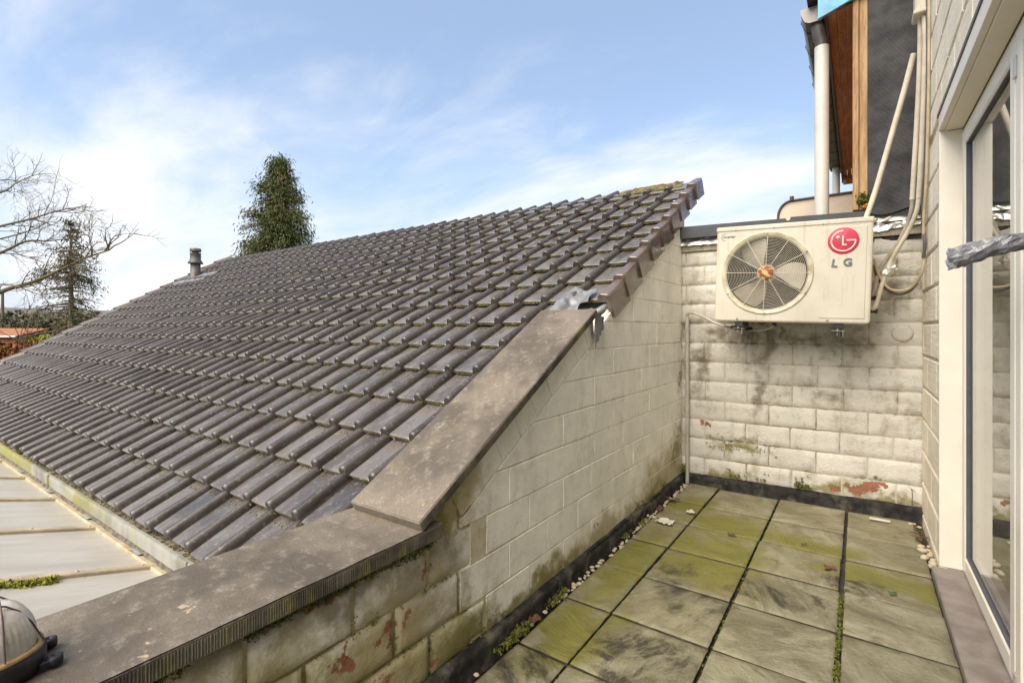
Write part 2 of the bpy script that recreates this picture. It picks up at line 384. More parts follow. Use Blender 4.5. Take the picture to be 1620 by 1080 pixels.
db = g.blobs([((-.66, 1.85, 0), (.26, .12, .4)), ((-.72, 1.72, 0), (.3, .1, .4)), ((-.58, 1.62, 0), (.25, .1, .4)), ((-.62, 2.3, 0), (.26, .16, .4)), ((-.72, 2.55, 0), (.18, .12, .4)), ((-.3, 2.6, 0), (.25, .14, .4)), ((-.98, 1.5, 0), (.16, .22, .4)), ((.0, 2.85, 0), (.2, .12, .4))])
f = g.math('ADD', g.math('MULTIPLY', db, .6), g.math('MULTIPLY', g.math('ADD', n2, n4), .38))
c = g.mix(g.math('MULTIPLY', g.ss(f, .44, .72), g.ss(g.noise(9, 10, .75, vec=SV, stretch=(.6, 1.7, 1), dist=.5), .40, .60, .1, .92)), c, (.032, .026, .016))
g.bump(g.math('ADD', g.math('MULTIPLY', n2, 2.4), g.math('MULTIPLY', n3, .6)), .75, .013)
M['slab'] = g.fin(c, g.lin(n1, .3, .7, .5, .72), spec=.45)

M['floor_base'] = simple('damp_grout', (.05, .044, .028), .85, .4, 20, .6)
M['bitumen'] = simple('black_bitumen_felt', (.034, .032, .029), .92, .5, 16, 1.0, 120, dirt=(.15, .135, .095), dirt_amt=.85, spec=.15)
g = G('moss'); n = g.noise(40, 4); M['moss'] = g.fin(g.mix(g.island(), g.mix(n, (.05, .07, .008), (.11, .13, .014)), (.16, .15, .02)), .9)
g = G('bright_moss'); n = g.noise(40, 4); M['moss2'] = g.fin(g.mix(g.island(), (.14, .18, .012), (.30, .27, .03)), .9)
M['ac'] = None
g = G('ac_cream_enamel'); n1 = g.noise(4, 7, .6); st = g.noise(8, 6, .6, stretch=(3, 3, .3)); n2 = g.noise(200, 2)
c = g.mix(g.ss(n1, .35, .65), (.54, .49, .385), (.61, .56, .455)); c = g.mix(g.ss(st, .52, .72, 0, .45), c, (.36, .28, .16)); c = g.mix(g.ss(g.noise(70, 4, .6), .70, .76, 0, .6), c, (.25, .16, .08))
g.bump(n2, .04, .002); M['ac'] = g.fin(c, .42, spec=.5)
M['ac_frame'] = simple('ac_yellowed_rim', (.52, .47, .34), .5, .2, 18, .05, dirt=(.25, .22, .06), dirt_amt=.7)
M['wire'] = simple('grille_wire', (.62, .56, .44), .5, .15, 30, 0)
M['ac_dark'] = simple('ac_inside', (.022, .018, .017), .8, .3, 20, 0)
M['blade'] = simple('fan_blade', (.40, .355, .28), .55, .15, 8, .05)
g = G('rusty_hub'); n = g.noise(26, 7, .6); c = g.mix(g.ss(n, .46, .53), (.60, .42, .2), (.25, .065, .015)); M['hub'] = g.fin(c, .7)
M['red'] = simple('logo_red', (.52, .035, .075), .4, .12, 30, 0)
M['logo_white'] = simple('logo_white', (.72, .66, .58), .45, .05, 30, 0)
M['letter'] = simple('grey_letter', (.16, .165, .155), .4, .25, 60, 0, metal=.4)
M['blue_print'] = simple('blue_print', (.03, .15, .30), .5, .2, 60, 0)
M['navy_print'] = simple('navy_print', (.03, .045, .10), .5, .2, 60, 0)
M['bracket'] = simple('galvanised_bracket', (.30, .28, .23), .5, .3, 30, .1, metal=.3, dirt=(.13, .08, .03))
M['black_plastic'] = simple('black_plastic', (.022, .022, .024), .5, .3, 30, .1)
M['pvc_white'] = simple('white_pvc', (.80, .74, .63), .38, .04, 5, .02, dirt=(.66, .58, .45), dirt_amt=.3)
M['pvc_grey'] = simple('grey_pvc', (.60, .575, .52), .42, .06, 5, .03, dirt=(.4, .36, .28), dirt_amt=.35)
M['gasket'] = simple('grey_gasket', (.10, .10, .115), .6, .1, 20, 0)
M['sill'] = simple('purple_grey_stone', (.235, .198, .172), .6, .22, 11, .45, 130, dirt=(.17, .14, .11), dirt_amt=.5)
M['zinc'] = None
g = G('weathered_zinc'); n1 = g.noise(6, 7, .6, stretch=(1, 1, .4)); n2 = g.noise(40, 5)
c = g.mix(g.ss(n1, .35, .65), (.19, .187, .16), (.34, .335, .30)); c = g.mix(g.ss(g.noise(2.6, 7, .65, stretch=(1, 1, .6)), .46, .60, 0, .85), c, g.mix(n2, (.22, .20, .03), (.32, .30, .06)))
g.bump(n2, .15, .004); M['zinc'] = g.fin(c, .6, .15)
M['lead'] = simple('lead_sheet', (.21, .215, .22), .5, .2, 9, .3, 40, metal=.35, dirt=(.17, .17, .17))
M['gutter_grey'] = simple('grey_gutter', (.30, .275, .24), .4, .15, 8, .05, dirt=(.12, .1, .08), dirt_amt=.6)
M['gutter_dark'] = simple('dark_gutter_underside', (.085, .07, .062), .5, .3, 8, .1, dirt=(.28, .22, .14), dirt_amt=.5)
M['trim_dark'] = simple('dark_brown_trim', (.075, .058, .055), .5, .2, 8, .05)
g = G('bare_timber'); n1 = g.noise(7, 7, .6, stretch=(6, 6, .5)); n2 = g.noise(40, 5, .6, stretch=(3, 3, .3))
c = g.mix(g.ss(n1, .32, .68), (.27, .15, .062), (.48, .30, .14)); c = g.mix(g.ss(n2, .55, .7, 0, .6), c, (.14, .085, .045)); g.bump(n2, .3, .004); M['timber'] = g.fin(c, .7)
g = G('red_brown_board'); n1 = g.noise(6, 7, .6, stretch=(4, .6, 4)); n2 = g.noise(50, 5)
c = g.mix(g.ss(n1, .32, .68), (.42, .145, .05), (.62, .26, .10)); c = g.mix(g.ss(n2, .58, .7, 0, .7), c, (.06, .02, .01)); g.bump(n2, .3, .004); M['soffit'] = g.fin(c, .7)
g = G('black_felt_membrane'); br = g.n('ShaderNodeTexBrick'); n1 = g.noise(7, 6, .6); n2 = g.noise(150, 3, .5, stretch=(1.6, 1, .8))
wv = g.n('ShaderNodeTexWave'); wv.wave_type = 'BANDS'; wv.bands_direction = 'Z'; wv.inputs['Scale'].default_value = 38; wv.inputs['Distortion'].default_value = 1.2; g.set(wv.inputs['Vector'], g.P)
wx = g.n('ShaderNodeTexWave'); wx.wave_type = 'BANDS'; wx.bands_direction = 'X'; wx.inputs['Scale'].default_value = 60; wx.inputs['Distortion'].default_value = .8; g.set(wx.inputs['Vector'], g.P)
c = g.mix(g.ss(n1, .35, .65), (.040, .039, .040), (.085, .082, .083)); g.bump(g.math('ADD', g.math('ADD', g.math('MULTIPLY', wv.outputs[0], .5), g.math('MULTIPLY', wx.outputs[0], .4)), g.math('ADD', g.math('MULTIPLY', n2, .6), g.math('MULTIPLY', n1, 2.6))), .6, .008)
M['membrane'] = g.fin(c, .62, spec=.4)
M['blue'] = simple('faded_blue_board', (.18, .42, .60), .7, .2, 14, .2, dirt=(.42, .50, .52), dirt_amt=.7)
M['foil'] = simple('aluminium_foil', (.70, .67, .60), .33, .12, 20, .2, 60, metal=.75, dirt=(.3, .26, .2), dirt_amt=.4)
M['black_flash'] = simple('black_edge_flashing', (.045, .047, .052), .5, .25, 8, .1)
M['concrete'] = simple('concrete_ledge', (.38, .34, .255), .85, .2, 12, .5, 90, dirt=(.2, .17, .1))
M['cream_wall'] = simple('cream_parapet_paint', (.62, .53, .40), .8, .1, 3, .2, 70, dirt=(.42, .34, .23), dirt_amt=.5)
M['pipe_wrap'] = simple('cream_pipe_insulation', (.60, .525, .41), .62, .12, 12, .25, 120, dirt=(.42, .33, .22))
M['pipe_grey'] = simple('grey_pipe_insulation', (.34, .30, .235), .7, .2, 16, .35, 90, dirt=(.55, .48, .38))
M['cable_dark'] = simple('dark_cable', (.09, .083, .08), .55, .2, 30, .1)
M['cable_tan'] = simple('tan_cable', (.50, .40, .25), .5, .12, 16, .05, dirt=(.3, .22, .12))
M['conduit'] = simple('grey_conduit', (.44, .42, .36), .5, .12, 12, .05, dirt=(.3, .28, .2))
M['tape'] = simple('grey_tape', (.25, .25, .26), .42, .2, 12, .25, 40, metal=.3)
M['room'] = simple('room_plaster', (.35, .34, .32), .8, .05, 3, 0)
M['curtain'] = simple('dark_curtain', (.10, .11, .12), .8, .2, 3, 0)
g = G('door_glass'); M['glass'] = g.fin((.93, .96, .95), .0, Transmission_Weight=1.0, IOR=1.5)
g = G('lamp_glass'); n1 = g.noise(30, 6); c = g.mix(g.ss(n1, .4, .65), (.92, .90, .86), (.75, .69, .56)); M['lamp_glass'] = g.fin(c, .14, Transmission_Weight=.38, IOR=1.45)
M['lamp_body'] = simple('black_lamp_body', (.018, .017, .020), .45, .3, 20, .15)
M['lamp_rim'] = simple('rusty_lamp_rim', (.40, .27, .11), .6, .3, 26, .2, dirt=(.16, .09, .02))
M['lamp_wire'] = simple('brown_lamp_wire', (.10, .06, .055), .5, .2, 30, 0)
g = G('pebble'); M['pebble'] = g.fin(g.mix(g.rand(), g.mix(g.noise(30, 4), (.36, .31, .21), (.55, .50, .38)), (.46, .36, .25)), .6)
M['dry_leaf'] = simple('dry_leaf', (.10, .045, .025), .7, .4, 40, .2)
M['green_leaf'] = simple('fallen_green_leaf', (.05, .09, .02), .6, .3, 40, .2)
M['paper'] = simple('white_scrap', (.52, .49, .40), .8, .1, 20, .2)
g = G('opaque_roof_sheet'); n1 = g.noise(4, 7, .6, stretch=(3, .6, 1)); n2 = g.noise(60, 5); n3 = g.noise(20, 7, .65, stretch=(4, .5, 1))
c = g.mix(g.ss(n1, .3, .7), (.345, .315, .265), (.43, .40, .345)); c = g.mix(g.ss(n3, .54, .7, 0, .4), c, (.33, .27, .18)); g.bump(n2, .06, .002); M['sheet'] = g.fin(c, .38, spec=.5)
M['sheet_bar'] = simple('tan_glazing_bar', (.40, .33, .22), .65, .18, 14, .3, 70, dirt=(.24, .19, .1), dirt_amt=.6)
M['debris'] = simple('gutter_silt', (.22, .19, .135), .9, .5, 30, .9, 80, dirt=(.07, .06, .03))
M['clip'] = simple('zinc_clip', (.32, .33, .33), .5, .2, 20, .1, metal=.3)
M['lichen'] = simple('yellow_lichen_mortar', (.12, .098, .04), .95, .6, 16, 1.0, 60, dirt=(.14, .125, .10), dirt_amt=1.0, spec=.1)
M['vent'] = simple('grey_vent_pipe', (.075, .067, .064), .55, .2, 9, .1, dirt=(.24, .2, .14), dirt_amt=.6)
M['orange'] = simple('orange_foam', (.75, .22, .02), .7, .25, 30, .4)
M['steel'] = simple('steel_hinge', (.55, .52, .47), .35, .1, 20, 0, metal=.5)

# ================================================================ large structure
ground = MB().grid(24, 24, lambda u, v: ((u - .5) * 3000, (v - .5) * 3000, -3.0), smooth=False).build('ground', simple('garden_grass', (.075, .085, .03), .9, .4, .8, .3, 8)); struct(ground)
def hills(u, v):
    x = -700 + 1100 * u; d = 620 + 160 * v
    return (x, d - 60 + 0 * u, -3 + math.sin(PI * min(1, v * 1.2)) * (18 + 7 * mn.noise(V((u * 7, v * 2, 0)))))
struct(MB().grid(60, 6, lambda u, v: (lambda a, d: (math.sin(a) * d, math.cos(a) * d, -3 + (v > 0) * (v < 1) * (24 + 7 * mn.noise(V((u * 9, 0, 0))))))(R(-130 + 200 * u), 650 + 200 * v)).build('hills', simple('far_hillside', (.12, .11, .10), .95, .2, .02, 0)))

# --- terrace floor
floor = struct(MB().box((-1.46, -1.6, -.25), (.60, 4.3, -.035)).build('terrace_floor', M['floor_base']))
XJ = [-1.115, -.872, -.466, -.063, .300]
YJ = [1.994 + .3915 * k for k in range(-8, 5)] + [4.02]
slab_no = 0
for i in range(4):
    for j in range(len(YJ) - 1):
        gx = .006 if i < 2 else .007
        x0, x1 = XJ[i] + (gx if i else .025), XJ[i + 1] - (gx if i < 3 else .0)
        if i == 3: x0 += .006
        if i == 2: x1 -= .003
        y0, y1 = YJ[j] + .0065, YJ[j + 1] - .0065
        sx, sy, sz = rnd.uniform(-.003, .003), rnd.uniform(-.004, .004), rnd.uniform(-.004, .002)
        mb = MB(); nn = 14; seed = rnd.uniform(0, 90)
        tl = (rnd.uniform(-.004, .004), rnd.uniform(-.003, .003))
        def top(u, v):
            x = x0 + (x1 - x0) * u; y = y0 + (y1 - y0) * v
            e = min(u, 1 - u, v, 1 - v)
            h = .010 * mn.fractal(V((x * 2.4 + seed, y * 7 + mn.noise(V((x * 5, y * 3, seed))) * 1.1, seed)), 1, 2, 5)
            h *= min(1, e * 7)
            edge = -.006 if e < 1e-6 else 0
            jit = .0025 * mn.noise(V((x * 30, y * 30, seed)))
            return (x + sx + (jit if u in (0, 1) else 0), y + sy + (jit if v in (0, 1) else 0), h + edge + sz + tl[0] * (u - .5) + tl[1] * (v - .5))
        us = sorted([0, .02] + [k / nn for k in range(1, nn)] + [.98, 1])
        nv = len(us) - 1
        mb.grid(nv, nv, lambda u, v: top(us[round(u * nv)], us[round(v * nv)]))
        k = nv + 1; ring = [a for a in range(k)] + [b * k + nv for b in range(1, k)] + [nv * k + a for a in range(nv - 1, -1, -1)] + [b * k for b in range(nv - 1, 0, -1)]
        o_ = len(mb.v); vs_ = [mb.v[q] for q in ring]; m_ = len(vs_)
        mb.add(vs_ + [(p[0], p[1], -.034) for p in vs_], [(a, m_ + a, m_ + (a + 1) % m_, (a + 1) % m_) for a in range(m_)], 1)
        mb.build('paving_slab', [M['slab'], M['floor_base']], floor)
# moss in the joints
mb = MB()
for _ in range(520):
    y = rnd.uniform(.9, 2.75); tuft(mb, (-.063 + rnd.gauss(0, .004), y, -.018 + rnd.uniform(0, .014)), .010, 5)
for _ in range(200):
    k = rnd.choice([-.466, -.872]); tuft(mb, (k + rnd.gauss(0, .002), rnd.uniform(1.0, 4.0), -.02), .007, 5)
stuff(tag(mb.build('joint_moss', M['moss']), 'dark green moss growing in the joints of the paving', 'moss'))

# --- gable wall with copings
PT = math.tan(R(31)); ZE = 1.30 + PT * (.885 - 2.495)        # roof plane: z = ZE + PT*(y-.885)
def zroof(y): return ZE + PT * (y - .885)
SCS = (1.328 - .61) / (2.40 - 1.108)                         # pitch of the raked coping
def zrake(y): return .61 + SCS * (y - 1.108)
YEND = 4.12
gw = thing('gable_wall', (XW, 2, 0), 'cream painted block gable wall with stone copings left of the terrace', 'wall')
core = [(-1.4, -.25), (YEND, -.25), (YEND, zroof(YEND) - .075), (2.42, zroof(2.42) - .075), (2.42, zrake(2.42) - .05), (1.17, zrake(1.17) - .052), (1.15, .527), (-1.4, .527)]
MB().prism([(-1.46, y, z) for y, z in core], (1.46 + XW - .014, 0, 0)).build('mortar_core', M['gable_mortar'], gw)
core2 = [(1.40, -.2), (YEND - .002, -.2), (YEND - .002, zroof(YEND) - .08), (2.422, zroof(2.42) - .08), (2.422, zrake(2.42) - .055), (1.40, zrake(1.40) - .055)]
MB().prism([(XW - .02, y, z) for y, z in core2], (.0178, 0, 0)).build('mortar_face', M['gable_mortar'], gw)
zj = [.055 + .151 * k for k in range(-1, 16)]
RA = (1.152 - .649) / (2.431 - 1.532)
def zband(y): return .649 + RA * (y - 1.532)
nb = 0
def gbrick(poly):
    if len(poly) < 3 or area(poly) < .0009: return
    cx, cz = sum(p[0] for p in poly) / len(poly), sum(p[1] for p in poly) / len(poly)
    P = []
    for y, z in poly:
        P.append((XW - .03, y + rnd.uniform(-.002, .002), z + rnd.uniform(-.002, .002)))
    worn = 1 if cx < 1.45 and cz < .6 else 0
    if worn and len(poly) == 4:
        a, b, z0, z1 = min(q[0] for q in poly) + .004, max(q[0] for q in poly) - .004, min(q[1] for q in poly), max(q[1] for q in poly); sd0 = rnd.uniform(0, 60); dep = rnd.uniform(-.005, .003); mb = MB()
        us = [0, .025, .07, .16, .28, .4, .5, .6, .72, .84, .93, .975, 1]; vs2 = [0, .06, .18, .35, .5, .65, .82, .94, 1]
        def fn(u, v):
            u, v = us[round(u * 12)], vs2[round(v * 8)]; e = min(u * (b - a), (1 - u) * (b - a), v * (z1 - z0), (1 - v) * (z1 - z0)); y = a + (b - a) * u; z = z0 + (z1 - z0) * v
            d = -.013 if e < 1e-6 else dep + .005 * mn.fractal(V((y * 11, z * 11, sd0)), 1, 2, 4) - (.005 if e < .012 else 0)
            j = .0045 * mn.noise(V((y * 22, z * 22, sd0))) if e < .012 else 0
            return (XW + d, y + j, z + j)
        mb.grid(12, 8, fn); mb.build('brick', M['gable'], gw); return
    MB().prism(P, (.03 + rnd.uniform(-.0012, .0012) + (rnd.uniform(-.004, .003) if worn else 0), 0, 0), bev=.0014 if not worn else .006).build('brick', M['gable'], gw)
for k in range(len(zj) - 1):
    z0, z1 = zj[k] + .004, zj[k + 1] - .004
    if z1 < -.02: continue
    y = -1.4 + (.15 if k % 2 else 0) + .04
    while y < YEND:
        y0, y1 = max(-1.4, y + .0022), min(YEND, y + .2978); y += .30 + rnd.uniform(-.012, .012) * (0)
        p = [(y0, z0), (y1, z0), (y1, z1), (y0, z1)]
        if y1 - y0 < .02: continue
        if z0 < .06 and y1 < .3: pass
        if z1 > .53:
            if y1 <= 1.2: 
                if z0 > .5: continue
                p = clip(p, 0, 1, .522); gbrick(p); continue
            if y0 < 1.2: p = clip(p, -1, 0, -1.2)
            if z0 < .56 and y0 < 1.36: pass
            # under the soldier band (y<2.43) or under the verge
            q = clip(p, 1, 0, 2.432)
            if len(q) > 2: gbrick(clip(q, -RA, 1, .649 - RA * 1.532 - .004))
            q = clip(p, -1, 0, -2.436)
            if len(q) > 2: gbrick(clip(q, -PT, 1, ZE - PT * .885 - .09))
        else: gbrick(p)
# soldier band beneath the raked coping: short bricks set square to the slope
du = V((1, SCS)).normalized(); t = 0; dn = V((-du.y, du.x))
st = V((1.22, zband(1.22)))
Lb = (2.42 - 1.22) / du.x
while t < Lb:
    l = .145 + rnd.uniform(-.01, .01); a = st + du * (t + .003); b = st + du * min(Lb, t + l - .004)
    if (b - a).length > .03:
        pa, pb = a, b
        P = [(pa.x, zband(pa.x) + .004), (pb.x, zband(pb.x) + .004)]
        # tops follow the underside of the coping
        def up(p):
            s_ = 0; q = V((p.x, zband(p.x)))
            while zrake(q.x) - .052 > q.y and s_ < 60: q = q + dn * .003; s_ += 1
            return (q.x, q.y)
        P += [up(pb), up(pa)]
        if area(P) > .0008: gbrick(P)
    t += l
# horizontal bluestone coping
def ribbed(mb, a, b, dn_, h, amp, pitch, outn):
    """row of vertical tool ridges on an edge face from a to b"""
    a, b, dn_, outn = V(a), V(b), V(dn_), V(outn); n = int((b - a).length / pitch); d = (b - a) / n
    for i in range(n):
        p = a + d * (i + rnd.uniform(-.15, .15)); q = p + d * .62; k = amp * rnd.uniform(.6, 1.1)
        m_ = (p + q) / 2 + outn * k
        mb.add([p, m_, q, p + dn_ * h, m_ + dn_ * h, q + dn_ * h], [(0, 1, 4, 3), (1, 2, 5, 4), (0, 2, 1), (3, 4, 5)], 1)
mb = MB()
mb.grid(8, 60, lambda u, v: (-1.492 + .360 * u, -1.4 + (1.215 + 1.4) * v, .577 + .0025 * mn.noise(V((u * 5, v * 22, 3)))), smooth=True)
mb.box((-1.492, -1.4, .527), (-1.132, 1.215, .5735), bev=.002)
ribbed(mb, (-1.131, -.4, .568), (-1.131, 1.212, .568), (0, 0, -1), .036, .0016, .0062, (1, 0, 0))
mb.add([(-1.1312, -1.4, .5705), (-1.1312, 1.213, .5705), (-1.1312, 1.213, .5285), (-1.1312, -1.4, .5285)], [(0, 3, 2, 1)], 1)
mb.build('coping_stone', [M['coping'], M['coping_edge']], gw)
# raked coping
mb = MB(); s0 = V((0, 1.108, .61)); sd_ = V((0, 1, SCS)).normalized(); sn = V((0, -sd_.z, sd_.y)); ln = (2.40 - 1.108) / sd_.y
MR = Matrix(((1, 0, 0, 0), (0, sd_.y, sn.y, s0.y), (0, sd_.z, sn.z, s0.z), (0, 0, 0, 1)))
mb.box((-1.475, 0, -.04), (-1.131, ln, -.0035), bev=.003, M=MR)
mb.grid(8, 30, lambda u, v: MR @ V((-1.471 + .336 * u, .004 + (ln - .008) * v, -.0015 + .002 * mn.noise(V((u * 5, v * 12, 9))))), smooth=True)
ribbed(mb, MR @ V((-1.1305, .006, -.007)), MR @ V((-1.1305, ln - .005, -.007)), -sn, .029, .0016, .0062, (1, 0, 0))
mb.add([MR @ V(p) for p in [(-1.1307, .004, -.005), (-1.1307, ln - .004, -.005), (-1.1307, ln - .004, -.037), (-1.1307, .004, -.037)]], [(0, 3, 2, 1)], 1)
mb.build('raked_coping_stone', [M['coping'], M['coping_edge']], gw)
# bitumen upstand along the wall foot
def upstand(P0, P1, nrm, h, parent, th=.032):
    P0, P1, nrm = V(P0), V(P1), V(nrm); mb = MB(); n = 70
    def fn(u, v):
        p = P0 + (P1 - P0) * u; w_ = .005 * mn.noise(p * 9); k = v * 4
        if k <= 1: d, z = th + w_ + .01 * (1 - k), -.03 + .04 * k
        elif k <= 2: d, z = th + w_, .01 + (h - .016) * (k - 1)
        elif k <= 3: d, z = th * .75 + w_, h - .003 + .004 * mn.noise(p * 6)
        else: d, z = -.004, h + .002 + .006 * mn.noise(p * 7)
        if 1 < k < 3: d += .004 * mn.noise(p * 25 + V((0, 0, z * 30)))
        return p + nrm * d + V((0, 0, z))
    mb.grid(n, 8, fn); return mb.build('bitumen_upstand', M['bitumen'], parent)
upstand((XW, -1.4, 0), (XW, 4.02, 0), (1, 0, 0), .068, gw)
# moss below the horizontal coping and at the foot of the wall
mb = MB()
for _ in range(900):
    y = rnd.uniform(.2, 1.2); d = mn.noise(V((y * 5, 0, 1)))
    if d < -.15: continue
    tuft(mb, (XW + .003, y, .521 - abs(rnd.gauss(0, .009)) * (1 + 1.2 * max(0, d))), .008, 4, up=(1, 0, 0))
for _ in range(260):
    y = rnd.uniform(.9, 3.9)
    if mn.noise(V((y * 3, 5, 0))) < .12: continue
    tuft(mb, (XW + .004, y, .075 + abs(rnd.gauss(0, .02))), .010, 5, up=(1, 0, .3))
for cy, cn in ((1.62, 110), (1.95, 30), (2.75, 12), (3.0, 12)):
    for _ in range(cn): tuft(mb, (-1.105 + rnd.gauss(0, .009), cy + rnd.gauss(0, .045), .006 + abs(rnd.gauss(0, .008))), .014, 6)
for _ in range(70): tuft(mb, (XW + .03, 3.98 + rnd.gauss(0, .03), .09 + rnd.random() * .06), .012, 5, up=(1, 0, .3))
for _ in range(420):
    if rnd.random() < .6: y, z = rnd.uniform(.55, 1.40), rnd.choice([.055, .206, .357, .508])
    else:
        k = rnd.choice([0, 1, 2, 3]); z = .055 + .151 * (k - 1) + rnd.random() * .151; y = -1.36 + (.15 if k % 2 else 0) + .30 * rnd.randint(6, 9)
    if mn.noise(V((y * 6, z * 9, 2))) < .0 or z > .52 or z < .03: continue
    tuft(mb, (XW - .007, y + rnd.gauss(0, .003), z + rnd.gauss(0, .003)), .007, 4, up=(1, 0, .2))
stuff(tag(mb.build('wall_moss', M['moss']), 'moss along the coping and foot of the gable wall', 'moss'))

# --- back wall (runs 2 degrees off square)
BA = math.atan2(4.105 - 4.045, .345 + 1.13); BO = V((-1.16, 4.044, 0)); bd = V((math.cos(BA), math.sin(BA), 0)); bn = V((math.sin(BA), -math.cos(BA), 0))
def bw(s_, z, d=0): return BO + bd * s_ + V((0, 0, z)) + bn * d
BL = 1.53
bwall = thing('back_wall', (-.4, 4.08, 0), 'white painted block wall with grime at the end of the terrace', 'wall')
MB().prism([bw(0, -.2, -.009), bw(BL, -.2, -.009), bw(BL, 1.83, -.009), bw(0, 1.83, -.009)], -bn * .2).build('mortar_core', M['back_mortar'], bwall)
for k in range(len(zj) - 1):
    z0, z1 = zj[k] + .003, zj[k + 1] - .003
    if z0 > 1.8: break
    s_ = .025 + (.15 if k % 2 else 0) - .3
    while s_ < BL:
        wd = rnd.uniform(-.008, .008)
        a, b = max(0, s_ + .003), min(BL, s_ + .297 + wd); s_ += .30 + wd
        if b - a < .025: continue
        p = [(a, z0), (b, z0), (b, min(z1, 1.828)), (a, min(z1, 1.828))]
        nn = 10; hh = 5; mb = MB(); sd0 = rnd.uniform(0, 50); dep = rnd.uniform(-.003, .002)
        def fn(u, v):
            e = min(u * (b - a), (1 - u) * (b - a), v * .14, (1 - v) * .14)
            s2 = a + (b - a) * u; z2 = p[0][1] + (p[3][1] - p[0][1]) * v
            jit = .0045 * mn.noise(V((s2 * 20, z2 * 20, sd0)))
            d = -.010 if e < 1e-6 else dep + .0024 * mn.fractal(V((s2 * 12, z2 * 12, sd0)), 1, 2, 4) - (.0014 if e < .012 else 0)
            if e < 1e-6: s2 += jit; z2 += jit
            return bw(s2, z2, d)
        us = [0, .03] + [i / nn for i in range(1, nn)] + [.97, 1]; vs2 = [0, .07, .3, .5, .7, .93, 1]
        mb.grid(len(us) - 1, len(vs2) - 1, lambda u, v: fn(us[round(u * (len(us) - 1))], vs2[round(v * (len(vs2) - 1))]))
        mb.build('brick', M['back'], bwall)
upstand(bw(0, 0), bw(1.5, 0), bn, .075, bwall, .03)
# plaster blister patch
mb = MB(); mb.lathe([(.055, 0), (.052, .004), (.035, .0065), (0.001, .006)], bw(1.40, 1.19, .004), 18, M=Matrix.Rotation(R(90), 3, 'X')); 
for i, v_ in enumerate(mb.v):
    q = V(v_); mb.v[i] = tuple(q + V((.008 * mn.noise(q * 40), 0, .008 * mn.noise(q * 40 + V((9, 0, 0))))))
mb.build('plaster_patch', M['back'], bwall)
# concrete ledge with ribs, foil and black edge flashing
mb = MB(); mb.prism([bw(0, 1.832, .012), bw(BL, 1.832, .012), bw(BL, 1.885, .012), bw(0, 1.885, .012)], -bn * .25)
ribbed(mb, bw(.0, 1.882, .0125), bw(BL, 1.882, .0125), (0, 0, -1), .047, .003, .009, bn)
mb.build('ledge', [M['concrete'], M['concrete']], bwall)
def crumple(fn, nu, nv, amp, fr, seed=0):
    def f(u, v):
        p = V(fn(u, v)); return p + V((mn.noise(p * fr + V((seed, 0, 0))), mn.noise(p * fr + V((0, seed, 5))), mn.noise(p * fr + V((3, 0, seed))))) * amp
    return MB().grid(nu, nv, f, smooth=False)
crumple(lambda u, v: bw(1.2 + .32 * u, 1.888 + .07 * v - .035 * (1 - v) * (1 - u) ** 2, .03 - .06 * v), 34, 10, .014, 26, 2).build('foil_flashing', M['foil'], bwall)
crumple(lambda u, v: bw(.0 + .28 * u, 1.884 + .075 * v - .01 * u * (1 - v), .035 - .05 * v), 20, 8, .010, 22, 5).build('foil_flashing', M['foil'], bwall)
# flashing profile with a notch above the air conditioner
mb = MB(); pr = []
for a, b in ((0, .735), (.765, 1.225)):
    mb.prism([bw(a, 1.935 + .005 * (a > .5), .05), bw(b, 1.93, .05), bw(b, 2.022 - .016 * b, .05), bw(a, 2.028 - .016 * a, .05)], -bn * .05, bev=.004)
mb.prism([bw(.735, 1.935, .049), bw(.765, 1.935, .049), bw(.765, 2.0, .049), bw(.75, 1.99, .049), bw(.735, 2.002, .049)], -bn * .048)
mb.build('edge_flashing', M['black_flash'], bwall)
struct(MB().box((-1.16, 4.10, 1.80), (.45, 9.5, 1.93)).build('flat_roof', M['bitumen']))

# --- house on the right
HX = .337
house = thing('house', (HX + .2, 2, 0), 'cream painted block house wall around the white patio door', 'house')
wl = MB()
wl.box((HX + .012, 3.27, -.25), (HX + .3, 4.3, 5.2)); wl.box((HX + .012, -1.6, 2.305), (HX + .3, 3.2699, 5.2)); 
wall = wl.build('wall', M['house_mortar'], house)
hz_ = [.053 + .2 * k for k in range(-1, 26)]
for k in range(len(hz_) - 1):
    z0, z1 = hz_[k] + .009, hz_[k + 1] - .009
    y = -1.6 + (.2 if k % 2 else 0) - .4
    while y < 4.12:
        y0, y1 = y + .003, y + .397; y += .4
        lo = 3.264 if z0 < 2.25 else -1.6
        y0, y1 = max(y0, lo), min(y1, 4.10)
        if y1 - y0 < .03: continue
        a, b = (max(z0, 2.305), z1) if z0 > 2.2 else (z0, min(z1, 2.25) if y1 < 3.3 else z1)
        if b - a < .02: continue
        mb = MB().prism([(HX + .03, y0, a), (HX + .03, y1, a), (HX + .03, y1, b), (HX + .03, y0, b)], (-.03 + rnd.uniform(-.001, .001), 0, 0), bev=.005)
        mb.build('block', M['house'], wall)
# room behind the glass
mb = MB(); mb.box((3.6, -1.6, -.02), (3.7, 4.3, 2.7)); mb.box((HX + .31, 4.2, -.02), (3.6, 4.3, 2.7)); mb.box((HX + .31, -1.6, -.02), (3.6, -1.5, 2.7)); mb.box((HX + .31, -1.5, -.12), (3.6, 4.2, -.02)); mb.box((HX + .31, -1.5, 2.7), (3.6, 4.2, 2.8))
mb.build('room', M['room'], house)
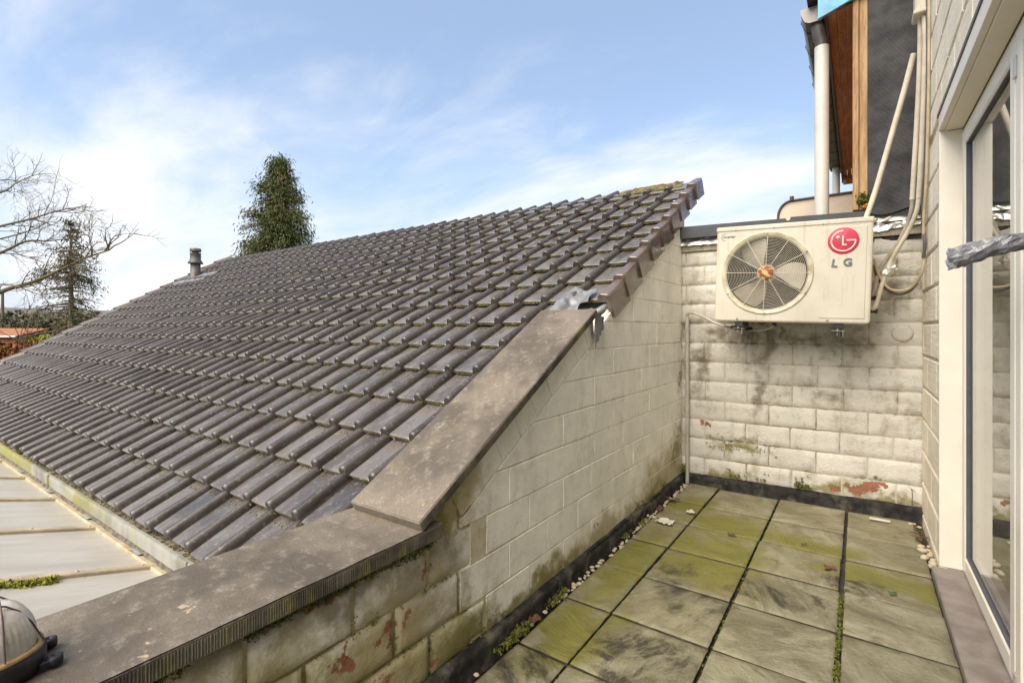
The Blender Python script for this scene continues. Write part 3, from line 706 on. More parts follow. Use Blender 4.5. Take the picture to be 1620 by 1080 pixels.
# lintel: drip strip, soffit and reveal cladding
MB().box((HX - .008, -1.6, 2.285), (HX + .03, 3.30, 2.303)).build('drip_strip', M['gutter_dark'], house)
MB().box((HX - .004, -1.6, 2.212), (HX + .02, 3.268, 2.284), bev=.002).build('lintel_trim', M['pvc_white'], house)
MB().box((HX + .0205, -1.6, 2.205), (.425, 3.262, 2.28), bev=.002).build('soffit_cladding', M['pvc_white'], house)
MB().box((HX - .002, 3.262, .032), (.44, 3.285, 2.204), bev=.002).build('reveal_cladding', M['pvc_white'], house)
MB().box((.304, -1.6, -.034), (.60, 3.258, .030), bev=.005).build('threshold_stone', M['sill'], house)

# ================================================================ patio door
door = thing('patio_door', (.44, 2.3, .03), 'white plastic patio door with tall glass beside the terrace', 'door')
def rect_frame(mb, x0, x1, y0, y1, z0, z1, wd, bev=.004):
    mb.box((x0, y0, z0), (x1, y0 + wd, z1), bev=bev); mb.box((x0, y1 - wd, z0), (x1, y1, z1), bev=bev)
    mb.box((x0 + .001, y0 + wd, z0), (x1 - .001, y1 - wd, z0 + wd), bev=bev); mb.box((x0 + .001, y0 + wd, z1 - wd), (x1 - .001, y1 - wd, z1), bev=bev)
mb = MB(); rect_frame(mb, .426, .50, .6, 3.258, .031, 2.204, .035); mb.build('frame', M['pvc_white'], door)
for (a, b) in ((2.235, 3.222), (1.24, 2.228)):
    mb = MB(); rect_frame(mb, .415, .485, a, b, .068, 2.168, .066, .006); sash = mb.build('sash', M['pvc_white'], door)
    mb = MB(); rect_frame(mb, .421, .46, a + .0655, b - .0655, .1335, 2.1025, .008, .001); mb.build('gasket', M['gasket'], sash)
    MB().box((.432, a + .07, .138), (.438, b - .07, 2.098)).build('pane', M['glass'], sash)
MB().box((.409, 2.205, 2.02), (.4155, 2.232, 2.09), bev=.002).build('hinge', M['steel'], door)
MB().box((.409, 2.205, .06), (.4155, 2.232, .12), bev=.002).build('hinge', M['steel'], door)
# handle wrapped in grey tape
pts = smooth_path([(.415, 1.99, 1.466), (.385, 1.985, 1.466), (.34, 1.975, 1.461), (.29, 1.965, 1.446), (.25, 1.96, 1.434), (.222, 1.958, 1.426)], 6)
mb = MB(); seg = 14
vs_ = []; 
for i, p in enumerate(pts):
    t = i / (len(pts) - 1); r = .019 + .010 * t - (.012 if i == len(pts) - 1 else 0)
    for k in range(seg):
        a = 2 * PI * k / seg; q = V((0, math.cos(a), math.sin(a) * 1.15)); j = 1 + .34 * mn.noise(V((t * 9 + k * .25, k * .9, 2)))
        vs_.append(p + q * r * j + V((.006 * math.sin(k * 2 + i), 0, 0)))
n_ = len(pts); mb.add(vs_, [(i * seg + k, i * seg + (k + 1) % seg, (i + 1) * seg + (k + 1) % seg, (i + 1) * seg + k) for i in range(n_ - 1) for k in range(seg)], smooth=False)
mb.add(vs_[-seg:], [tuple(range(seg))])
mb.build('handle', M['tape'], door)['label'] = 'handle wrapped in crumpled grey tape'

# ================================================================ tiled roof
TW, GA = .194, .253
ey, ez = math.cos(R(31)), math.sin(R(31))
roof = thing('tiled_roof', (-5.5, .885, ZE), 'dark brown glazed clay tile roof with mossy laps beside the terrace', 'roof')
def roof_pt(x, s_, n_=0): return V((x, .885 + s_ * ey - n_ * ez, ZE + s_ * ez + n_ * ey))
MROOF = Matrix(((1, 0, 0, 0), (0, ey, -ez, .885), (0, ez, ey, ZE), (0, 0, 0, 1)))
prof = [(-.006, -.013), (.003, -.012), (.0085, -.009), (.012, .0015), (.017, .0028), (.030, .0), (.085, -.0012), (.128, -.0004), (.137, -.003), (.142, .004), (.1445, .016), (.151, .027), (.161, .0335), (.1715, .0345), (.182, .030), (.1895, .019), (.193, .008), (.194, -.006)]
def tile_mesh(name, mats, prof=prof, rings=True, skirt=False, length=.315):
    mb = MB(); st = [(0, -.0045, .995), (.004, -.001, 1), (.016, 0, 1), (.10, 0, .97), (.20, 0, .90), (length, -.001, .84)]
    n = len(prof); vs_ = []
    for y, dz, sc_ in st:
        base = .032 * (1 - y / GA) - .012
        for x, z in prof:
            if x > .14 and not skirt: x2 = .170 + (x - .170) * sc_
            elif skirt and x > .2: x2 = x + .006 - .05 * y
            else: x2 = x
            z2 = z * (sc_ if z > .004 else 1)
            if y == 0: z2 -= max(0, z) * .12
            yy = y + (.006 if (x < .01 and y < .01) else 0)
            vs_.append((x2, yy, base + z2 + dz))
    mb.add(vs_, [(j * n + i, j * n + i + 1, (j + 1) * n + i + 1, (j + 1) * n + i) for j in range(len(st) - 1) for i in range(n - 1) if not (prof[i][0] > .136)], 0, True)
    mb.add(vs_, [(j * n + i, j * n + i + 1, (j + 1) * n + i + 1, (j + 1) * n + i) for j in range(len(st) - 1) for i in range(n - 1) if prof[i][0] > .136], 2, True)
    # thick lower edge
    fr = vs_[:n]; lo = [(x, y + .004, min(z - .002, -.0065)) for x, y, z in fr]
    mb.add(fr + lo, [(n + i, n + i + 1, i + 1, i) for i in range(n - 1) if prof[i][0] <= .136], 1)
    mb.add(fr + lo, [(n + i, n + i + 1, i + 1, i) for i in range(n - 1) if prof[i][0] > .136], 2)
    if skirt:
        e_ = [q for q in fr if q[0] > .2]; m_ = len(e_)
        mb.add(e_ + [(x - .03, y + .001, z) for x, y, z in e_], [(m_ + i, m_ + i + 1, i + 1, i) for i in range(m_ - 1)], 2)
    # closed side below the roll
    side = [vs_[j * n + n - 1] for j in range(len(st))]
    mb.add(side + [(x, y, z - .012) for x, y, z in side], [(len(st) + j, len(st) + j + 1, j + 1, j) for j in range(len(st) - 1)], 0)
    if rings:
        for cx in (.048, .098):
            pts = [(cx + .016 * math.cos(a), GA - .002 - .017 * math.sin(a), .027 * (1 - (GA - .017) / GA) - .0135 + .0018) for a in np.linspace(.15, PI - .15, 7)]
            mb.tube(pts, .0017, 4, 0, caps=False)
    return mb
tm = tile_mesh('tile', None); tile_me = tm.mesh('tile', [M['tile'], M['tile_edge'], M['tile_roll_shaded']])
cut_prof = [p for p in prof if p[0] < .10] + [(.094, -.002)]
cut_prof = sorted(set(cut_prof))
cut_me = tile_mesh('cut', None, prof=[p for p in cut_prof if p[0] <= .094], rings=False).mesh('cut_tile', [M['tile'], M['tile_edge']])
sk = [p for p in prof if p[0] < .17] + [(.176, .0295), (.190, .029), (.2, .027), (.208, .022), (.2125, .012), (.2135, 0), (.214, -.06), (.2145, -.118)]
vmb = tile_mesh('verge', None, prof=sk, rings=False, skirt=True, length=.285)
verge_me = vmb.mesh('verge_tile', [M['tile'], M['tile_edge'], M['verge']])
VP = np.array(cam.location)
fwd = np.array((-math.sin(math.atan2(547, 783)), math.cos(math.atan2(547, 783)), 0)); rgt = np.array((fwd[1], -fwd[0], 0))
def px(p):
    p = np.array(p) - VP; d = p @ fwd
    return (810 + 783 * (p @ rgt) / d, 520 - 783 * p[2] / d, d)
cand = []
for r_ in range(17):
    for k in range(0, 45):
        x1 = -1.173 - TW * k; x0 = x1 - TW; s0_ = r_ * .2532 - (.014 if r_ == 0 else 0)
        if k == 0:
            if r_ >= 8: cand.append((1e9, 'v', x0, s0_))
            continue
        if r_ < 8 and k == 1:
            if r_ >= 1: cand.append((1e8, 'c', x0, s0_))
            continue
        q = [px(roof_pt(x, s_)) for x, s_ in ((x0, s0_), (x1, s0_), (x1, s0_ + GA), (x0, s0_ + GA))]
        if min(a[2] for a in q) < .1: continue
        ar = area([(a[0], a[1]) for a in q]) 
        vis = any(-10 < a[0] < 1630 and a[1] < 1090 for a in q) and not (r_ < 5 and x1 > -1.56 - .42 * (1 - r_ / 5.))
        cand.append((ar if vis else 0, 't', x0, s0_))
cand.sort(key=lambda c: -c[0]); nt_ = 0; rest = []
for ar, kd, x0, s0_ in cand:
    jit = Matrix.Rotation(rnd.gauss(0, .009), 4, 'Z') @ Matrix.Rotation(rnd.gauss(0, .009), 4, 'X') @ Matrix.Rotation(rnd.gauss(0, .012), 4, 'Y')
    MM = MROOF @ Matrix.Translation((x0 + rnd.gauss(0, .0012), s0_ + rnd.gauss(0, .0035), rnd.gauss(0, .0015))) @ jit
    if kd == 'v': inst(verge_me, 'verge_tile', roof, MM)
    elif kd == 'c': inst(cut_me, 'tile', roof, MM); nt_ += 1
    elif nt_ < 300 and ar > 0: inst(tile_me, 'tile', roof, MM); nt_ += 1
    else: rest.append(MM)
big = MB(); base_v = np.array([tuple(v) + (1,) for v in tm.v])
for MM in rest:
    vv = (np.array(MM) @ base_v.T).T[:, :3]; o_ = len(big.v); big.v += [tuple(p) for p in vv]
    big.f += [tuple(i + o_ for i in f) for f in tm.f]; big.mi += tm.mi; big.sm += tm.sm
stuff(big.build('far_tiles', [M['tile'], M['tile_edge'], M['tile_roll_shaded']], roof))
# underlay and far slope
mb = MB(); mb.prism([roof_pt(-9.85, -.0, -.055), roof_pt(-1.47, 0, -.055), roof_pt(-1.47, 4.27, -.055), roof_pt(-9.85, 4.27, -.055)], roof_pt(0, 0, -.1) - roof_pt(0, 0, 0))
yr, zr = 4.56, zroof(4.56) - .03
mb.add([(-9.95, yr, zr), (-1.45, yr, zr), (-1.45, 8.4, zr - 2.3), (-9.95, 8.4, zr - 2.3)], [(0, 1, 2, 3)])
mb.build('underlay', M['tile'], roof)
# ridge flashing following the tile rolls
mb = MB(); nn = 320
def rf(u, v):
    x = -9.6 + 7.9 * u; s_ = 4.18 + .12 * v; k = ((x + 1.173) / TW) % 1
    return roof_pt(x, s_, .010 + .014 * math.exp(-((k - .88) / .1) ** 2) + .006 * mn.noise(V((x * 3, v, 0))) - .02 * v)
mb.grid(nn, 3, rf); mb.build('ridge_flashing', M['lead'], roof)
mb = MB(); 
def lf(u, v):
    x = -1.90 + .60 * u; a = PI * v
    h = (.026 + .02 * mn.noise(V((x * 6, 0, 4)))) * (min(1, u * 6 + .2)) * min(1, (1 - u) * 10)
    return roof_pt(x, 4.14 + .15 * v, .012 + h * math.sin(a) + .006 * mn.noise(V((x * 30, v * 6, 1))))
mb.grid(40, 8, lf); mb.build('ridge_mortar', M['lichen'], roof)['label'] = 'yellow lichen on the ridge mortar'
# moss cushions caught in the laps
mb = MB()
for _ in range(900):
    r_ = rnd.randint(1, 15); x = -1.6 - 6.5 * rnd.random() ** 1.4
    if mn.noise(V((x * 1.7, r_ * .8, 3))) < -.05: continue
    tuft(mb, roof_pt(x, r_ * .2532 - .003 - rnd.random() * .006, .004 + rnd.random() * .008), .0075, 4, up=(0, -.4, .9))
stuff(mb.build('lap_moss', M['moss2'], roof))
# half-round verge caps at the far gable
cap = MB(); 
def cf_(u, v):
    a = PI * u; r_ = .085 + .012 * (1 - v); return (math.cos(a) * r_ * 1.05, v * .29, math.sin(a) * r_ * .55 + .02 * (1 - v) - .005)
cap.grid(10, 4, cf_, flip=True); cap_v = cap.v[:11]; cap.add(cap_v + [(x * .85, y, z - .018) for x, y, z in cap_v], [(i, i + 1, 12 + i, 11 + i) for i in range(10)])
cap_me = cap.mesh('verge_cap', [M['verge']])
for k in range(17): inst(cap_me, 'verge_cap', roof, MROOF @ Matrix.Translation((-9.84, k * .2532 - .01, .004)))
# lead patches where the raked coping meets the tiles
crumple(lambda u, v: roof_pt(-1.475 + .19 * u + .03 * v, 1.76 + .36 * v, .030 + .024 * math.exp(-((u - .30) / .2) ** 2) + .012 * math.sin(u * 7 + 1)), 24, 26, .013, 19, 4).build('lead_patch', M['lead'], roof)
def hang(u, v):
    y = 2.395 + .11 * u; z = 1.315 - .03 * u * (1 - v) - v * (.20 - .115 * u)
    return (-1.138 + .006 * math.sin(u * 22) + .03 * v * 0, y, z)
crumple(hang, 14, 10, .006, 22, 8).build('lead_tail', M['lead'], roof)
mb = MB(); mb.tube([(-1.20, 2.47, 1.315), (-1.16, 2.455, 1.30), (-1.13, 2.47, 1.325), (-1.125, 2.50, 1.345)], [.02, .026, .022, .012], 8); mb.build('lead_roll', M['lead'], roof)

# --- box gutter under the eaves, silt and moss
gut = thing('box_gutter', (-5, .86, .23), 'weathered zinc box gutter with yellow moss under the tile eaves', 'gutter')
mb = MB()
mb.grid(160, 5, lambda u, v: (-9.9 + 8.35 * u, .853 + .004 * mn.noise(V((u * 60, v, 2))) + (.004 if v > .9 else 0), .238 + .064 * v + .004 * mn.noise(V((u * 90, 1, 0)))))
mb.grid(160, 1, lambda u, v: (-9.9 + 8.35 * u, .855 + .016 * v, .3005 + .004 * mn.noise(V((u * 90, 1, 0)))))
for x in (-2.15, -4.15, -6.1, -8.0): mb.box((x - .006, .847, .225), (x + .006, .856, .305), bev=.002)
mb.build('front', M['zinc'], gut)
MB().grid(240, 4, lambda u, v: (-9.9 + 8.35 * u, .866 + .12 * v, .291 + .010 * mn.fractal(V((u * 150, v * 3, 0)), 1, 2, 3))).build('silt', M['debris'], gut)
mb = MB()
for _ in range(420):
    x = -1.9 - 5.5 * rnd.random() ** 1.5; tuft(mb, (x, .880 + abs(rnd.gauss(0, .02)), .292), .010, 4)
stuff(mb.build('moss_fringe', M['tile_edge'], gut))
# bent zinc end piece
MB().prism([(-1.98, .850, .305), (-1.80, .846, .30), (-1.55, .84, .30), (-1.55, .93, .33), (-1.98, .90, .325)], (0, 0, .006)).build('end_flashing', M['lead'], gut)

# ================================================================ sheet-glazed roof below the gutter
gr = thing('glazed_lean_to_roof', (-4, .83, .2), 'pale opaque sheet roof with tan glazing bars below the zinc gutter', 'roof')
GY, GZ, GT = .845, .197, math.tan(R(15))
def gp(x, s_, n_=0):      # s_ runs towards -y and up
    return V((x, GY - s_ * math.cos(R(15)) + n_ * math.sin(R(15)), GZ + s_ * math.sin(R(15)) + n_ * math.cos(R(15))))
XB = [-1.50, -2.44, -3.14, -3.86, -4.58, -5.30, -6.02, -6.74, -7.46, -8.18]
for i in range(len(XB) - 1):
    a, b = XB[i] - .02, XB[i + 1] + .02
    mb = MB(); mb.prism([gp(a, .012), gp(b, .012), gp(b, 2.0), gp(a, 2.0)], gp(0, 0, .008) - gp(0, 0, 0)); mb.build('sheet_panel', M['sheet'], gr)
    mb = MB(); mb.prism([gp(a, -.004, .0085), gp(b, -.004, .0085), gp(b, .028, .0085), gp(a, .028, .0085)], gp(0, 0, .012) - gp(0, 0, 0), bev=.002); mb.build('edge_strip', M['sheet_bar'], gr)
    xm = (a + b) / 2 + .16
    crumple(lambda u, v: gp(xm + .11 * (u - .5), -.016 + .04 * v, .024 + .004 * math.sin(v * 3)), 6, 4, .004, 30, i).build('zinc_clip', M['clip'], gr)
for x in XB[1:]:
    mb = MB(); mb.prism([gp(x - .021, -.006, -.003), gp(x + .021, -.006, -.003), gp(x + .021, 2.0, -.003), gp(x - .021, 2.0, -.003)], gp(0, 0, .026) - gp(0, 0, 0), bev=.004)
    for s_ in np.arange(.05, 1.9, .22): mb.lathe([(.005, 0), (.005, .003), (.001, .004)], gp(x, s_, .0232), 8)
    mb.build('glazing_bar', M['sheet_bar'], gr)
valley = struct(MB().grid(200, 3, lambda u, v: (-9.9 + 8.4 * u, .81 + .046 * v, .186 + .05 * v * v + .007 * mn.fractal(V((u * 140, v * 2, 7)), 1, 2, 3))).build('valley', simple('valley_silt', (.115, .098, .07), .9, .5, 30, .9, 80, dirt=(.05, .043, .028))))
mb = MB()
for _ in range(420):
    x = XB[1] + .03 + abs(rnd.gauss(0, .012)); tuft(mb, gp(x + rnd.gauss(0, .012), .34 + rnd.random() * .5, .010), .016, 6)
stuff(tag(mb.build('bar_moss', M['moss2']), 'bright yellow-green moss cushion along the glazing bar', 'moss'))

# ================================================================ outdoor air conditioner
ac = thing('air_conditioner', (-.38, 3.8, 1.25), 'cream outdoor air conditioner with round fan grille on the back wall', 'air conditioner')
exv = V((math.cos(R(1.9)) * math.cos(R(1.75)), math.sin(R(1.9)), -math.sin(R(1.75)))).normalized(); eyv = V((-math.sin(R(1.9)), math.cos(R(1.9)), 0)); ezv = exv.cross(eyv).normalized(); eyv = ezv.cross(exv)
AO = V((-.815, 3.612, 1.274))
MA = Matrix(((exv.x, eyv.x, ezv.x, AO.x), (exv.y, eyv.y, ezv.y, AO.y), (exv.z, eyv.z, ezv.z, AO.z), (0, 0, 0, 1)))
AW, AH, AD = .877, .638, .32; FC = (.309, .322); FR = .262
mb = MB()
# front plate with round hole, rounded edges
angs = sorted(set([2 * PI * k / 72 for k in range(72)] + [math.atan2(v_ - FC[1], u_ - FC[0]) % (2 * PI) for u_ in (.012, AW - .012) for v_ in (.012, AH - .012)]))
def to_rect(a, ins):
    dx, dy = math.cos(a), math.sin(a); ts = []
    if dx > 1e-9: ts.append((AW - ins - FC[0]) / dx)
    if dx < -1e-9: ts.append((ins - FC[0]) / dx)
    if dy > 1e-9: ts.append((AH - ins - FC[1]) / dy)
    if dy < -1e-9: ts.append((ins - FC[1]) / dy)
    t = min(ts); return (FC[0] + dx * t, FC[1] + dy * t)
n = len(angs); vs_ = [(FC[0] + FR * math.cos(a), 0, FC[1] + FR * math.sin(a)) for a in angs] + [(p[0], 0, p[1]) for p in (to_rect(a, .012) for a in angs)]
mb.add(vs_, [(i, (i + 1) % n, n + (i + 1) % n, n + i) for i in range(n)])
def ring(ins, w_, rad=.02):
    out = []
    for cx, cz, a0 in ((AW - rad, rad, -PI / 2), (AW - rad, AH - rad, 0), (rad, AH - rad, PI / 2), (rad, rad, PI)):
        for k in range(5):
            a = a0 + k * PI / 8; out.append((cx + (rad - ins) * math.cos(a), w_, cz + (rad - ins) * math.sin(a)))
    return out
rs = [ring(.0125, .0004, .021), ring(.006, .0015, .02), ring(.0015, .006, .02), ring(0, .013, .02), ring(0, AD, .02)]
n = len(rs[0]); mb.add(sum(rs, []), [(j * n + i, j * n + (i + 1) % n, (j + 1) * n + (i + 1) % n, (j + 1) * n + i) for j in range(4) for i in range(n)], 0, True)
mb.add(rs[-1], [tuple(range(n))])
mb.build('casing', M['ac'], ac, MA)
# top lid with overlap
mb = MB(); mb.box((-.003, -.005, AH - .03), (AW + .003, AD + .003, AH + .004), bev=.007)
for u in (.12, .35, .62): mb.lathe([(.004, 0), (.004, .002), (.001, .003)], (u, -.005, AH - .022), 8, M=Matrix.Rotation(R(90), 3, 'X'), mi=1)
mb.build('lid', [M['ac'], M['bracket']], ac, MA)
# service panel (raised outline)
mb = MB(); mb.box((.612, -.0035, .03), (.848, .004, .592), bev=.0035); mb.build('service_panel', M['ac'], ac, MA)
# fan housing
MX = Matrix.Rotation(R(90), 3, 'X')
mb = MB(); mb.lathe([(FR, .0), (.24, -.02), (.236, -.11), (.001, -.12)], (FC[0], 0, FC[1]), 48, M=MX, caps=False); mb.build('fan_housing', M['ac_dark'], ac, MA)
mb = MB(); mb.lathe([(.270, -.004), (.270, .005), (.266, .0065), (.261, .004), (.250, .003), (.240, -.002), (.238, -.012)], (FC[0], 0, FC[1]), 72, M=MX, caps=False)
for a in range(30, 390, 60): mb.lathe([(.006, 0), (.006, .004), (.001, .005)], (FC[0] + .262 * math.cos(R(a)), -.009, FC[1] + .262 * math.sin(R(a))), 8, M=MX)
mb.build('grille_rim', M['ac_frame'], ac, MA)
mb = MB()
for k in range(21):
    r_ = .050 + .0093 * k
    mb.tube([(FC[0] + r_ * math.cos(a), -.012 + .010 * (r_ / .245) ** 3, FC[1] + r_ * math.sin(a)) for a in np.linspace(0, 2 * PI, 64, endpoint=False)], .0011, 4, closed=True)
for k in range(12):
    a = R(90 + 30 * k - 1.5); mb.tube([(FC[0] + r_ * math.cos(a), -.015 + .010 * (r_ / .245) ** 3, FC[1] + r_ * math.sin(a)) for r_ in (.045, .1, .15, .2, .245)], .0020, 5)
stuff(mb.build('grille_wires', M['wire'], ac, MA))
mb = MB(); mb.lathe([(.046, .004), (.046, .016), (.040, .020), (.001, .021)], (FC[0], 0, FC[1]), 28, M=MX); mb.build('hub_cap', M['hub'], ac, MA)['label'] = 'rusty round hub cap of the fan grille'
fan = MB(); fan.lathe([(.06, -.10), (.06, -.045), (.05, -.035), (.001, -.032)], (FC[0], 0, FC[1]), 24, M=MX); fan = fan.build('fan', M['blade'], ac, MA)
for k in range(3):
    b0 = R(5 + 120 * k)
    def bl(u, v):
        r_ = .05 + .178 * v; spread = R(22 + 8 * math.sin(v * PI * .9)); a = b0 + (u - .45) * 2 * spread * (1 - .12 * v) - .25 * v
        return (FC[0] + r_ * math.cos(a), .046 + .055 * (u - .5) + .0 * v, FC[1] + r_ * math.sin(a))
    MB().grid(14, 8, bl).build('blade', M['blade'], fan, MA)
# round logo: disc, ring arc, dot, L, bar
LC = (.728, .505)
logo = MB(); logo.lathe([(.081, .003), (.081, .0055), (.079, .0065), (.001, .0066)], (LC[0], 0, LC[1]), 48, M=MX); logo = logo.build('logo', M['red'], ac, MA)
def arc(a0, a1, r0, r1, w0, w1, n=40):
    mb = MB(); mb.grid(n, 1, lambda u, v: (LC[0] + (r0 + (r1 - r0) * v) * math.cos(R(a0 + (a1 - a0) * u)), w0, LC[1] + (r0 + (r1 - r0) * v) * math.sin(R(a0 + (a1 - a0) * u))), smooth=False); return mb
mb = arc(92, 362, .058, .065, -.0088, 0, 60)
mb.box((LC[0] + .016, -.0089, LC[1] - .001), (LC[0] + .065, -.0068, LC[1] + .006))
mb.box((LC[0] - .006, -.0089, LC[1] - .028), (LC[0] + .0015, -.0068, LC[1] + .032)); mb.box((LC[0] + .0015, -.0089, LC[1] - .028), (LC[0] + .018, -.0068, LC[1] - .021))
mb.lathe([(.0085, .0068), (.0085, .0085), (.001, .0086)], (LC[0] - .028, 0, LC[1] + .022), 16, M=MX)
mb.build('logo_lines', M['logo_white'], logo, MA)
def text(s_, size, name, mat, parent, M4, extrude=.002, shear=0., bold=0.):
    cu = bpy.data.curves.new('t', 'FONT'); cu.body = s_; cu.size = size; cu.extrude = extrude; cu.shear = shear; cu.offset = bold
    o = bpy.data.objects.new('t', cu); col.objects.link(o); bpy.context.view_layer.update()
    me = bpy.data.meshes.new_from_object(o.evaluated_get(bpy.context.evaluated_depsgraph_get())); bpy.data.objects.remove(o)
    mb = MB(); mb.add([M4 @ v.co for v in me.vertices], [tuple(p.vertices) for p in me.polygons]); return mb.build(name, mat, parent)
RX = Matrix.Rotation(R(90), 4, 'X')
text('L', .066, 'letter', M['letter'], ac, MA @ Matrix.Translation((.668, -.0055, .350)) @ Matrix.Rotation(R(8), 4, 'Y') @ RX, .002, bold=.0022)
text('G', .064, 'letter', M['letter'], ac, MA @ Matrix.Translation((.731, -.0055, .352)) @ RX, .002, bold=.0022)
text('inverter', .0245, 'badge_text', M['navy_print'], ac, MA @ Matrix.Translation((.040, -.0008, .566)) @ RX, .0003, shear=.25, bold=.0003)
LC2 = LC; LC = (.054, .572); mb = arc(75, 275, .0215, .0245, -.0009, 0, 30); mb.build('badge_arc', M['blue_print'], ac, MA); LC = LC2
# screws, feet, brackets, valves
for u in (.145, .66): MB().lathe([(.007, 0), (.007, .002), (.003, .003), (.001, .002)], (u, 0, .018), 10, M=MX).build('screw', M['bracket'], ac, MA)
for u in (.13, .695):
    MB().box((u, .01, -.030), (u + .05, .30, -.001), bev=.003).build('foot', M['black_plastic'], ac, MA)
    mb = MB(); mb.box((u - .012, -.005, -.046), (u + .058, .44, -.042)); mb.box((u + .046, -.005, -.082), (u + .050, .44, -.046)); mb.box((u - .012, .40, -.15), (u + .058, .44, -.046))
    mb.prism([(u + .03, .10, -.05), (u + .03, .14, -.05), (u + .03, .42, -.14), (u + .03, .42, -.11)], (.006, 0, 0)); mb.tube([(u + .02, .02, -.075), (u + .02, .02, -.02)], .006, 6)
    mb.build('bracket', M['bracket'], ac, MA)
for v_ in (.165, .085): MB().tube([(AW, .2, v_), (AW + .03, .2, v_), (AW + .034, .2, v_), (AW + .045, .2, v_)], [.012, .012, .018, .014], 8).build('valve', M['black_plastic'], ac, MA)
MB().tube([(.36, .12, .0), (.36, .12, -.025)], .014, 10).build('drain_stub', M['black_plastic'], ac, MA)

# ================================================================ pipes and cables
def pipe(name, pts, r, mat, label, cat, n=6, seg=10, group=None):
    P = smooth_path(pts, n); return tag(MB().tube(P, r, seg).build(name, mat), label, cat, group)
tr = thing('trunking_cap', (.36, 4.02, 3.2), 'beige trunking cap at the top of the pipe run', 'trunking')
MB().box((.272, 3.68, 3.05), (.335, 3.80, 3.40), bev=.008).build('cover', M['pipe_wrap'], tr); MB().box((.264, 3.672, 3.035), (.3345, 3.806, 3.062), bev=.006).build('collar', M['pipe_wrap'], tr)
pipe('insulated_pipe', [(.302, 3.75, 3.08), (.301, 3.76, 2.9), (.298, 3.78, 2.7), (.287, 3.80, 2.4), (.276, 3.82, 2.15), (.270, 3.84, 2.0)], .0135, M['pipe_wrap'], 'cream wrapped pipe nearest the black membrane wall', 'pipe')
pipe('insulated_pipe', [(.316, 3.72, 3.08), (.318, 3.70, 2.9), (.316, 3.70, 2.7), (.310, 3.74, 2.4), (.303, 3.78, 2.15), (.298, 3.81, 2.0)], .0135, M['pipe_wrap'], 'cream wrapped pipe second from the black membrane wall', 'pipe')
pipe('grey_pipe', [(.271, 3.84, 2.03), (.268, 3.85, 1.95), (.248, 3.87, 1.86), (.205, 3.89, 1.75), (.15, 3.91, 1.66), (.11, 3.88, 1.58), (.085, 3.84, 1.46), (.07, 3.82, 1.425)], .0115, M['pipe_grey'], 'dark grey pipe bending from the wrapped pipes to the upper valve', 'pipe')
pipe('grey_pipe', [(.299, 3.81, 2.03), (.295, 3.82, 1.96), (.28, 3.84, 1.89), (.245, 3.87, 1.80), (.20, 3.89, 1.71), (.16, 3.90, 1.62), (.125, 3.86, 1.50), (.09, 3.82, 1.36), (.07, 3.82, 1.345)], .0125, M['pipe_wrap'], 'pale wrapped pipe bending down to the lower valve', 'pipe')
pipe('grey_cable', [(.327, 3.68, 3.1), (.327, 3.66, 2.7), (.322, 3.72, 2.2), (.316, 3.78, 1.98), (.318, 3.80, 1.83), (.324, 3.78, 1.72), (.318, 3.80, 1.64)], .0085, M['cable_dark'], 'thin dark cable hanging beside the wrapped pipes', 'cable')
pipe('tan_cable', [(.327, 3.60, 3.1), (.327, 3.62, 2.6), (.324, 3.70, 2.1), (.318, 3.78, 1.85), (.323, 3.80, 1.68), (.312, 3.82, 1.55), (.27, 3.89, 1.475), (.215, 3.88, 1.455), (.155, 3.87, 1.475), (.108, 3.86, 1.56), (.085, 3.85, 1.66)], .0078, M['cable_tan'], 'tan cable hanging in a loop right of the air conditioner', 'cable')
pipe('loop_cable', [(.085, 3.86, 1.62), (.10, 3.87, 1.55), (.14, 3.885, 1.475), (.20, 3.90, 1.435), (.26, 3.91, 1.45), (.30, 3.92, 1.50)], .0075, M['cable_dark'], 'dark cable lying under the tan cable loop', 'cable')
pipe('thin_cable', [(.333, 3.975, 3.2), (.332, 3.97, 2.6), (.331, 3.96, 2.0), (.329, 3.95, 1.75), (.329, 3.95, 1.66)], .006, M['cable_tan'], 'thin tan cable clipped to the house wall corner', 'cable')
pipe('tan_tail', [(.068, 3.86, 1.64), (.075, 3.87, 1.55), (.068, 3.86, 1.48), (.08, 3.85, 1.44)], .011, M['cable_tan'], 'short tan pipe tail at the right edge of the casing', 'pipe')
pipe('conduit', [(.285, 3.96, 2.93), (.24, 3.95, 2.72), (.16, 3.93, 2.38), (.09, 3.91, 2.09), (.035, 3.885, 1.90)], .0155, M['pipe_wrap'], 'slanting cream conduit crossing the black membrane wall', 'conduit')
crumple(lambda u, v: (.125 + .07 * u + .025 * math.cos(v * 2 * PI) * .3, 3.89 + .03 * math.cos(v * 2 * PI), 1.555 + .05 * u + .03 * math.sin(v * 2 * PI)), 12, 12, .012, 35, 3).build('pipe_foil', M['foil'])
tag(bpy.data.objects['pipe_foil'], 'crumpled foil wrapped round the pipe bend by the casing', 'foil')
pipe('corner_conduit', [(-1.105, 4.00, .0), (-1.105, 4.00, .7), (-1.105, 4.00, 1.33)], .014, M['conduit'], 'upright grey conduit in the corner of the two walls', 'conduit', 4)
pipe('drain_cable', [(-1.105, 4.0, 1.28), (-1.103, 3.99, 1.335), (-1.06, 3.98, 1.345), (-.98, 3.96, 1.315), (-.88, 3.92, 1.265), (-.76, 3.88, 1.228), (-.62, 3.83, 1.212), (-.52, 3.78, 1.218), (-.46, 3.73, 1.24)], .0095, M['conduit'], 'sagging cable from the corner conduit under the air conditioner', 'cable')
pipe('black_hose', [(-.74, 3.80, 1.232), (-.66, 3.77, 1.222), (-.60, 3.75, 1.222)], .012, M['black_plastic'], 'short black hose below the air conditioner bracket', 'hose')
